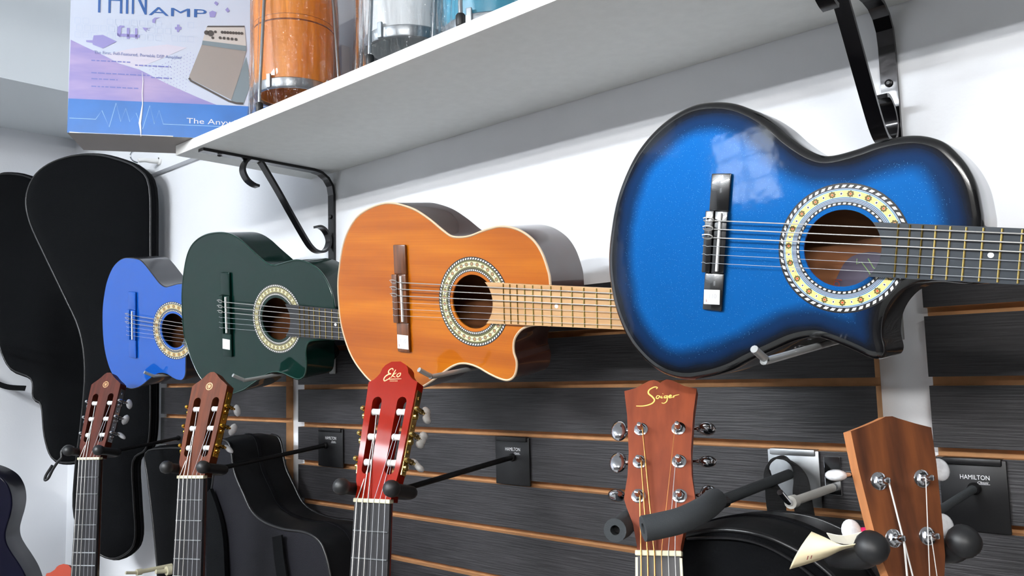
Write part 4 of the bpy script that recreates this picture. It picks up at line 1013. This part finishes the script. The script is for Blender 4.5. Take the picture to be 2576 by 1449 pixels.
# ------------------------------------------------------------------ the amplifier carton on the shelf
ZB = ZT+.0004
_a = on((169, 334), 'z', ZB); _b = on((440, 345), 'z', ZB)
EX = (_b-_a).normalized(); EN = EX.cross(V((0, 0, 1))).normalized(); EZ = V((0, 0, 1))
BW, BD, BH = .43, .118, .44
box_t = thing('amplifier_carton', 'printed cardboard amplifier carton in lilac and blue, at the end of the shelf', 'box', mtx=mtx(_a, EX, -EN, EZ))
M_carton = mat('lilac_carton', (196, 204, 222), .38, coat=.3)
M_cbot = mat('grey_cardboard', (150, 144, 140), .8)
M_cside = mat('blue_violet_carton', (74, 70, 110), .5)
mk('carton', *boxv((0, 0, 0), (BW, BD, BH)), [M_carton, M_cbot, M_cside], box_t, fm=[1, 0, 0, 0, 2, 2])
def bx(px):
    w = onplane(px, _a, EN)-_a; return (w.dot(EX), w.z)
def bpoly(name, pts, m, lay, parent=box_t):
    q = [p if len(p) == 3 else p for p in pts]; P2 = [bx(p) for p in q]; t = fill([P2])
    return mk(name, [(p[0], -.0003*lay, p[1]) for p in P2], t, m, parent)
bf = lambda lay: (lambda a, b, c=0: (a, -.0003*lay, b))
M_lil = mat('print_purple', (128, 124, 190), .38, col2=(176, 158, 198), nscale=(5, 5, 26), coat=.3)
M_cone = mat('print_pinkish', (206, 202, 218), .38, coat=.3)
M_band = mat('print_blue', (44, 112, 190), .36, coat=.3, noise=.05, nscale=(14, 14, 14))
M_pblue = mat('print_dark_blue', (48, 92, 158), .4)
M_pgrey = mat('print_taupe', (150, 142, 138), .4); M_psteel = mat('print_steel', (120, 134, 142), .4); M_pdark = mat('print_dark', (70, 64, 62), .4); M_ppanel = mat('print_panel', (196, 190, 186), .4)
M_icon = mat('print_icon', (146, 140, 196), .4); M_line = mat('print_pale_line', (150, 196, 232), .4); M_worn = mat('worn_white_crease', (232, 232, 230), .7); M_grid = mat('print_grid_line', (176, 190, 216), .4)
bot = lambda x: 334+(x-169)*(345-334)/(440-169)
bpoly('print_purple_field', [(178, 100), (215, 118), (262, 140), (300, 160), (352, 176), (425, 213), (500, 246), (545, 264), (172, 248)], M_lil, 1)
bpoly('print_light_cone', [(262, 138), (330, 122), (420, 112), (470, 120), (400, 150), (345, 172), (300, 158)], M_cone, 1)
bpoly('print_blue_band', [(172, 248), (545, 264), (700, 271), (700, bot(700)-.5), (169, 333.5)], M_band, 2)
k9 = lambda a, b: (a*.207, 180+b*.207)
mk('waveform_line', *ribbon([bx(k9(*q)) for q in [(845, 567), (1165, 580), (1240, 475), (1328, 675), (1412, 385), (1468, 610), (1530, 450), (1578, 610), (1655, 505), (1735, 700), (1822, 415), (1877, 640), (1935, 475), (1985, 640), (2500, 662), (3000, 680)]], .0011, bf(3)), M_line, box_t)
k0 = lambda a, b: (170+a*.207, b*.207)
def btext(body, p0, p1, capx, m, lay, shear=0, name='printed_words'):
    """text from pixel p0 along to p1 (baseline), cap height measured at pixel capx above p0"""
    s0, t0 = bx(p0); s1, t1 = bx(p1); h = bx(capx)[1]-t0
    v, f = text_mesh(body, 1, 1); w = max(x for x, y, z in v); e = V((s1-s0, t1-t0)); e = e/w
    return mk(name, [(s0+x*e.x, -.0003*lay, t0+x*e.y+y*h/.73) for x, y, z in v], f, m, box_t)
btext('THIN', (231, 31), (369, 37), (240, -46), M_pblue, 2)
btext('AMP', (374, 38), (520, 45), (378, 16), M_pblue, 2)
btext('The Anywhere Amp', (469, 310), (700, 321), (470, 296), M_letter, 3)
btext('The First, Full-Featured, Portable DSP Amplifier', (236, 135), (458, 149), (236, 127), mat('print_text_blue', (108, 122, 176), .4), 3)
lm_ = mat('print_text_faint', (118, 122, 188), .4)
for (x0, y0, x1) in ((230, 152, 328), (340, 164, 430), (230, 183, 380), (230, 198, 296), (230, 217, 350), (380, 195, 432)):
    mb = MB(); x = x0
    while x < x1:
        l = random.uniform(6, 18); mb.add(ribbon([bx((x, y0+(x-x0)*.05)), bx((min(x+l, x1), y0+(min(x+l, x1)-x0)*.05))], .0022, bf(2))); x += l+3
    mk('faint_text_line', mb.v, mb.f, lm_, box_t)
bpoly('amplifier_picture_side', [k0(*q) for q in [(2170, 690), (2235, 1000), (2140, 1262), (2010, 1240), (1985, 1215)]], M_psteel, 2)
bpoly('amplifier_picture_grille', [k0(*q) for q in [(1632, 545), (2172, 625), (2085, 930), (1990, 1215), (1478, 955), (1478, 930)]], M_pgrey, 3)
bpoly('amplifier_picture_band', [k0(*q) for q in [(1642, 495), (2172, 560), (2172, 625), (1632, 545)]], M_psteel, 4)
bpoly('amplifier_picture_panel', [k0(*q) for q in [(1690, 330), (2150, 330), (2172, 560), (1642, 495)]], M_ppanel, 3)
bpoly('amplifier_picture_top', [k0(*q) for q in [(1705, 316), (2150, 316), (2150, 333), (1690, 333)]], M_pdark, 4)
mk('amplifier_picture_edge', *ribbon([bx(k0(*q)) for q in [(1476, 950), (1500, 985), (1960, 1230), (2050, 1256), (2135, 1260)]], .0038, bf(4)), M_pdark, box_t)
mb = MB()
for q, r in [((1690, 400), 6), ((1740, 408), 8), ((1797, 390), 3.5), ((1765, 462), 3.5)]+[((1880+34*i, 395+2*i), 3.8) for i in range(8)]+[((1855+48*i, 462+5*i), 3.8) for i in range(5)]:
    c = bx(k0(*q)); rr = r*.00075; n = len(mb.v); P_ = [(c[0]+rr*math.cos(t), -.0003*5, c[1]+rr*math.sin(t)) for t in np.linspace(0, 2*math.pi, 11)[:-1]]; mb.add((P_, [tuple(range(10))]))
mk('amplifier_picture_knobs', mb.v, mb.f, M_pdark, box_t)
bpoly('plug_icon', [k0(*q) for q in [(225, 490), (305, 490), (318, 432), (430, 425), (600, 505), (430, 590), (310, 545), (302, 522), (230, 512)]], M_icon, 2)
for pl in ([(610, 330), (640, 310), (690, 315), (690, 335), (655, 335), (650, 400), (640, 455), (600, 430)], [(720, 340), (755, 340), (755, 470), (720, 470)], [(820, 345), (850, 345), (850, 470), (820, 470)], [(600, 405), (880, 425), (870, 460), (610, 440)],
           [(1330, 300), (1358, 300), (1358, 328), (1385, 330), (1385, 360), (1358, 362), (1355, 390), (1330, 390), (1328, 362), (1305, 358), (1305, 330), (1330, 328)], [(1030, 240), (1060, 215), (1130, 212), (1075, 232), (1060, 285), (1030, 275)],
           [(1780, 40), (1800, 15), (1835, 40), (1815, 72)], [(1915, 120), (1945, 90), (1960, 120), (1975, 130), (1945, 155)], [(1720, 150), (1760, 130), (1810, 150), (1790, 210), (1730, 210)], [(910, 335), (1015, 345), (960, 350), (1000, 375), (945, 360), (965, 395), (930, 365)]):
    bpoly('printed_icon', [k0(*q) for q in pl], M_icon, 2)
mb = MB()
for i in range(15):
    for j in range(3):
        if random.random() < .25: continue
        x, y = 90+i*98+(j % 2)*20, 215+j*85+i*4
        mb.add(ribbon([bx(k0(*q)) for q in [(x, y), (x+70, y+4), (x+70, y+70), (x, y+66), (x, y)]], .0005, bf(1)))
mk('printed_grid', mb.v, mb.f, M_grid, box_t)
mb = MB()
for i in range(20):
    for j in range(14):
        x, y = 1000+i*38+j*36, 850+i*2+j*28-i*18
        if x > 1560+max(0, (y-700))*-.25 or y < 640: continue
        c = bx(k0(x, y)); mb.add(([(c[0]+.0007*math.cos(t), -.0003*2, c[1]+.0007*math.sin(t)) for t in np.linspace(0, 2*math.pi, 7)[:-1]], [tuple(range(6))]))
mk('printed_halftone', mb.v, mb.f, M_icon, box_t)
cs = [(358, 182), (360, 205), (358, 235), (359, 262), (355, 290), (352, 310), (354, 328), (355, 344)]
mk('worn_crease', *ribbon([bx(q) for q in cs], [.0004, .0012, .0014, .0016, .0032, .0040, .0024, .0008], bf(5)), M_worn, box_t)
mk('worn_edge', *ribbon([bx((175, 333)), bx((215, 335)), bx((300, 338)), bx((436, 343.5))], [.0020, .0008, .0006, .0018], bf(5)), M_worn, box_t)

# ------------------------------------------------------------------ drums on the shelf
M_film = bpy.data.materials.new('clear_plastic_film'); M_film.use_nodes = True
nt = M_film.node_tree; nt.nodes.remove(nt.nodes['Principled BSDF']); qf = NT(M_film); LK = nt.links.new
tr = nt.nodes.new('ShaderNodeBsdfTransparent'); tr.inputs[0].default_value = (.97, .975, .98, 1)
gl = nt.nodes.new('ShaderNodeBsdfGlossy'); gl.inputs['Roughness'].default_value = .12
fz = nt.nodes.new('ShaderNodeFresnel'); fz.inputs['IOR'].default_value = 1.5
tcn = nt.nodes.new('ShaderNodeTexCoord'); mpn = nt.nodes.new('ShaderNodeMapping'); mpn.inputs['Scale'].default_value = (95, 95, 10)
nzn = nt.nodes.new('ShaderNodeTexNoise'); nzn.inputs['Scale'].default_value = 1; nzn.inputs['Detail'].default_value = 5
mpc = nt.nodes.new('ShaderNodeMapping'); mpc.inputs['Scale'].default_value = (150, 150, 120); nzc = nt.nodes.new('ShaderNodeTexNoise'); nzc.inputs['Scale'].default_value = 1
bpn = nt.nodes.new('ShaderNodeBump'); bpn.inputs['Strength'].default_value = 1; bpn.inputs['Distance'].default_value = .010
LK(tcn.outputs['Object'], mpn.inputs[0]); LK(mpn.outputs[0], nzn.inputs['Vector']); LK(tcn.outputs['Object'], mpc.inputs[0]); LK(mpc.outputs[0], nzc.inputs['Vector'])
LK(qf.m('ADD', nzn.outputs['Fac'], qf.m('MULTIPLY', nzc.outputs['Fac'], .35)), bpn.inputs['Height']); LK(bpn.outputs[0], gl.inputs['Normal']); LK(bpn.outputs[0], fz.inputs['Normal'])
m1 = nt.nodes.new('ShaderNodeMixShader'); LK(qf.m('ADD', qf.m('MULTIPLY', fz.outputs[0], .45), .02), m1.inputs[0]); LK(tr.outputs[0], m1.inputs[1]); LK(gl.outputs[0], m1.inputs[2])
LK(m1.outputs[0], nt.nodes['Material Output'].inputs[0])
M_dwood = mat('orange_drum_wood', (238, 152, 48), .4, col2=(214, 122, 32), nscale=(40, 40, 4), coat=.3)
M_dwhite = mat('white_drum_shell', (224, 226, 228), .3, coat=.5)
M_dblue = mat('turquoise_drum_shell', (60, 150, 180), .3, coat=.5)
M_dband = mat('dark_brown_band', (120, 60, 24), .4)
M_hoop = mat('grey_steel_hoop', (150, 154, 158), .3, metal=.8)
def drum(cx, cy, shell, label, bands=False, fa=0.0, R=.070, h=.30, zb=.050):
    t = thing('hand_drum', label, 'drum', (cx, cy, ZT), 'plastic-wrapped hand drums on the shelf')
    mk('shell', *lathe([(R*.92, h), (R*.90, zb+.10), (R*.86, zb+.006), (R*.93, zb+.006), (R*.98, zb+.05), (R, zb+.10), (R*1.02, zb+.15), (R*1.02, h)], (0, 0, 0), (0, 0, 1), 40, cap=False), shell, t, smooth=40)
    if bands:
        for z in (.118, .128, .138): mk('band', *lathe([(R*1.003, z), (R*1.012, z+.0012), (R*1.012, z+.003), (R*1.003, z+.004)], (0, 0, zb), (0, 0, 1), 40), M_dband, t, smooth=40)
    prof = [(R*.90, zb), (R*.99, zb), (R*1.0, zb+.002), (R*1.0, zb+.016), (R*.97, zb+.018), (R*.95, zb+.017)]
    mk('bottom_hoop', *lathe(prof+prof[:1], (0, 0, 0), (0, 0, 1), 40, cap=False), M_hoop, t, smooth=40)
    mk('drum_skin', *lathe([(R*1.03, h-.002), (R*1.04, h+.004), (R*.9, h+.007)], (0, 0, 0), (0, 0, 1), 40), M_cream, t, smooth=40)
    mk('top_hoop', *lathe([(R*1.05, h-.014), (R*1.09, h-.013), (R*1.09, h+.001), (R*1.05, h+.002)], (0, 0, 0), (0, 0, 1), 40), M_hoop, t, smooth=40)
    rr = .096
    for k in range(4):
        a = fa+k*math.pi/2; x, y = rr*math.cos(a), rr*math.sin(a); x2, y2 = (R*1.10)*math.cos(a), (R*1.10)*math.sin(a)
        rd = mk('tuning_rod', *tube([(x, y, .012), (x, y, .03), (x2, y2, h-.004)], .0030, 8), M_hoop, t, smooth=50)
        mk('rubber_foot', *lathe([(.0058, 0), (.0064, .002), (.0064, .014), (.0050, .016)], (x, y, 0), (0, 0, 1), 12), M_rubber, rd, smooth=40)
        mk('hook_plate', *bbox((-.004, -.002, -.012), (.004, .002, .012), .0008), M_hoop, rd).matrix_local = mtx((R*1.02*math.cos(a), R*1.02*math.sin(a), zb+.012), (-math.sin(a), math.cos(a), 0), (math.cos(a), math.sin(a), 0), (0, 0, 1))
    n = 160; zs = np.linspace(.014, h+.012, 16); v = []; f = []
    rng = random.Random(int(cx*1000)); ph = [rng.uniform(0, 6.28) for _ in range(8)]
    for z in zs:
        s = (z-zs[0])/(zs[-1]-zs[0]); ro_ = rr+.006+(R*1.12-rr)*s
        for i in range(n):
            a = 2*math.pi*i/n; d = (a-fa+math.pi/4) % (math.pi/2)-math.pi/4
            r = max(R*1.035, ro_*math.cos(math.pi/4)/math.cos(math.pi/4-abs(d)))
            r = max(r, R*1.06+(ro_-R*1.06)*max(0, 1-abs(d)/.30))
            r += .0018*math.sin(17*a+ph[0]+3*s)+.0016*math.sin(37*a+ph[1]-5*s+2*math.sin(4*a))+.0010*math.sin(29*a+ph[2]+11*s)+(.0022*(1-s)**3*math.sin(53*a+ph[3])*math.sin(60*s+ph[4]+5*a))
            v.append((r*math.cos(a), r*math.sin(a), z))
    for k in range(len(zs)-1):
        for i in range(n): f.append((k*n+i, k*n+(i+1) % n, (k+1)*n+(i+1) % n, (k+1)*n+i))
    mk('plastic_wrap', v, f, M_film, t, smooth=60)
drum(-1.249, -.205, M_dwood, 'plastic-wrapped orange wood drum beside the carton', True, math.atan2(-.090, .034))
drum(-1.075, -.105, M_dwood, 'plastic-wrapped orange wood drum set further back on the shelf', True, .35)
drum(-.943, -.200, M_dwhite, 'plastic-wrapped white drum on the shelf', False, math.atan2(-.094, .022))
drum(-.760, -.205, M_dblue, 'plastic-wrapped turquoise drum on the shelf', False, math.atan2(-.094, .030), zb=.010)
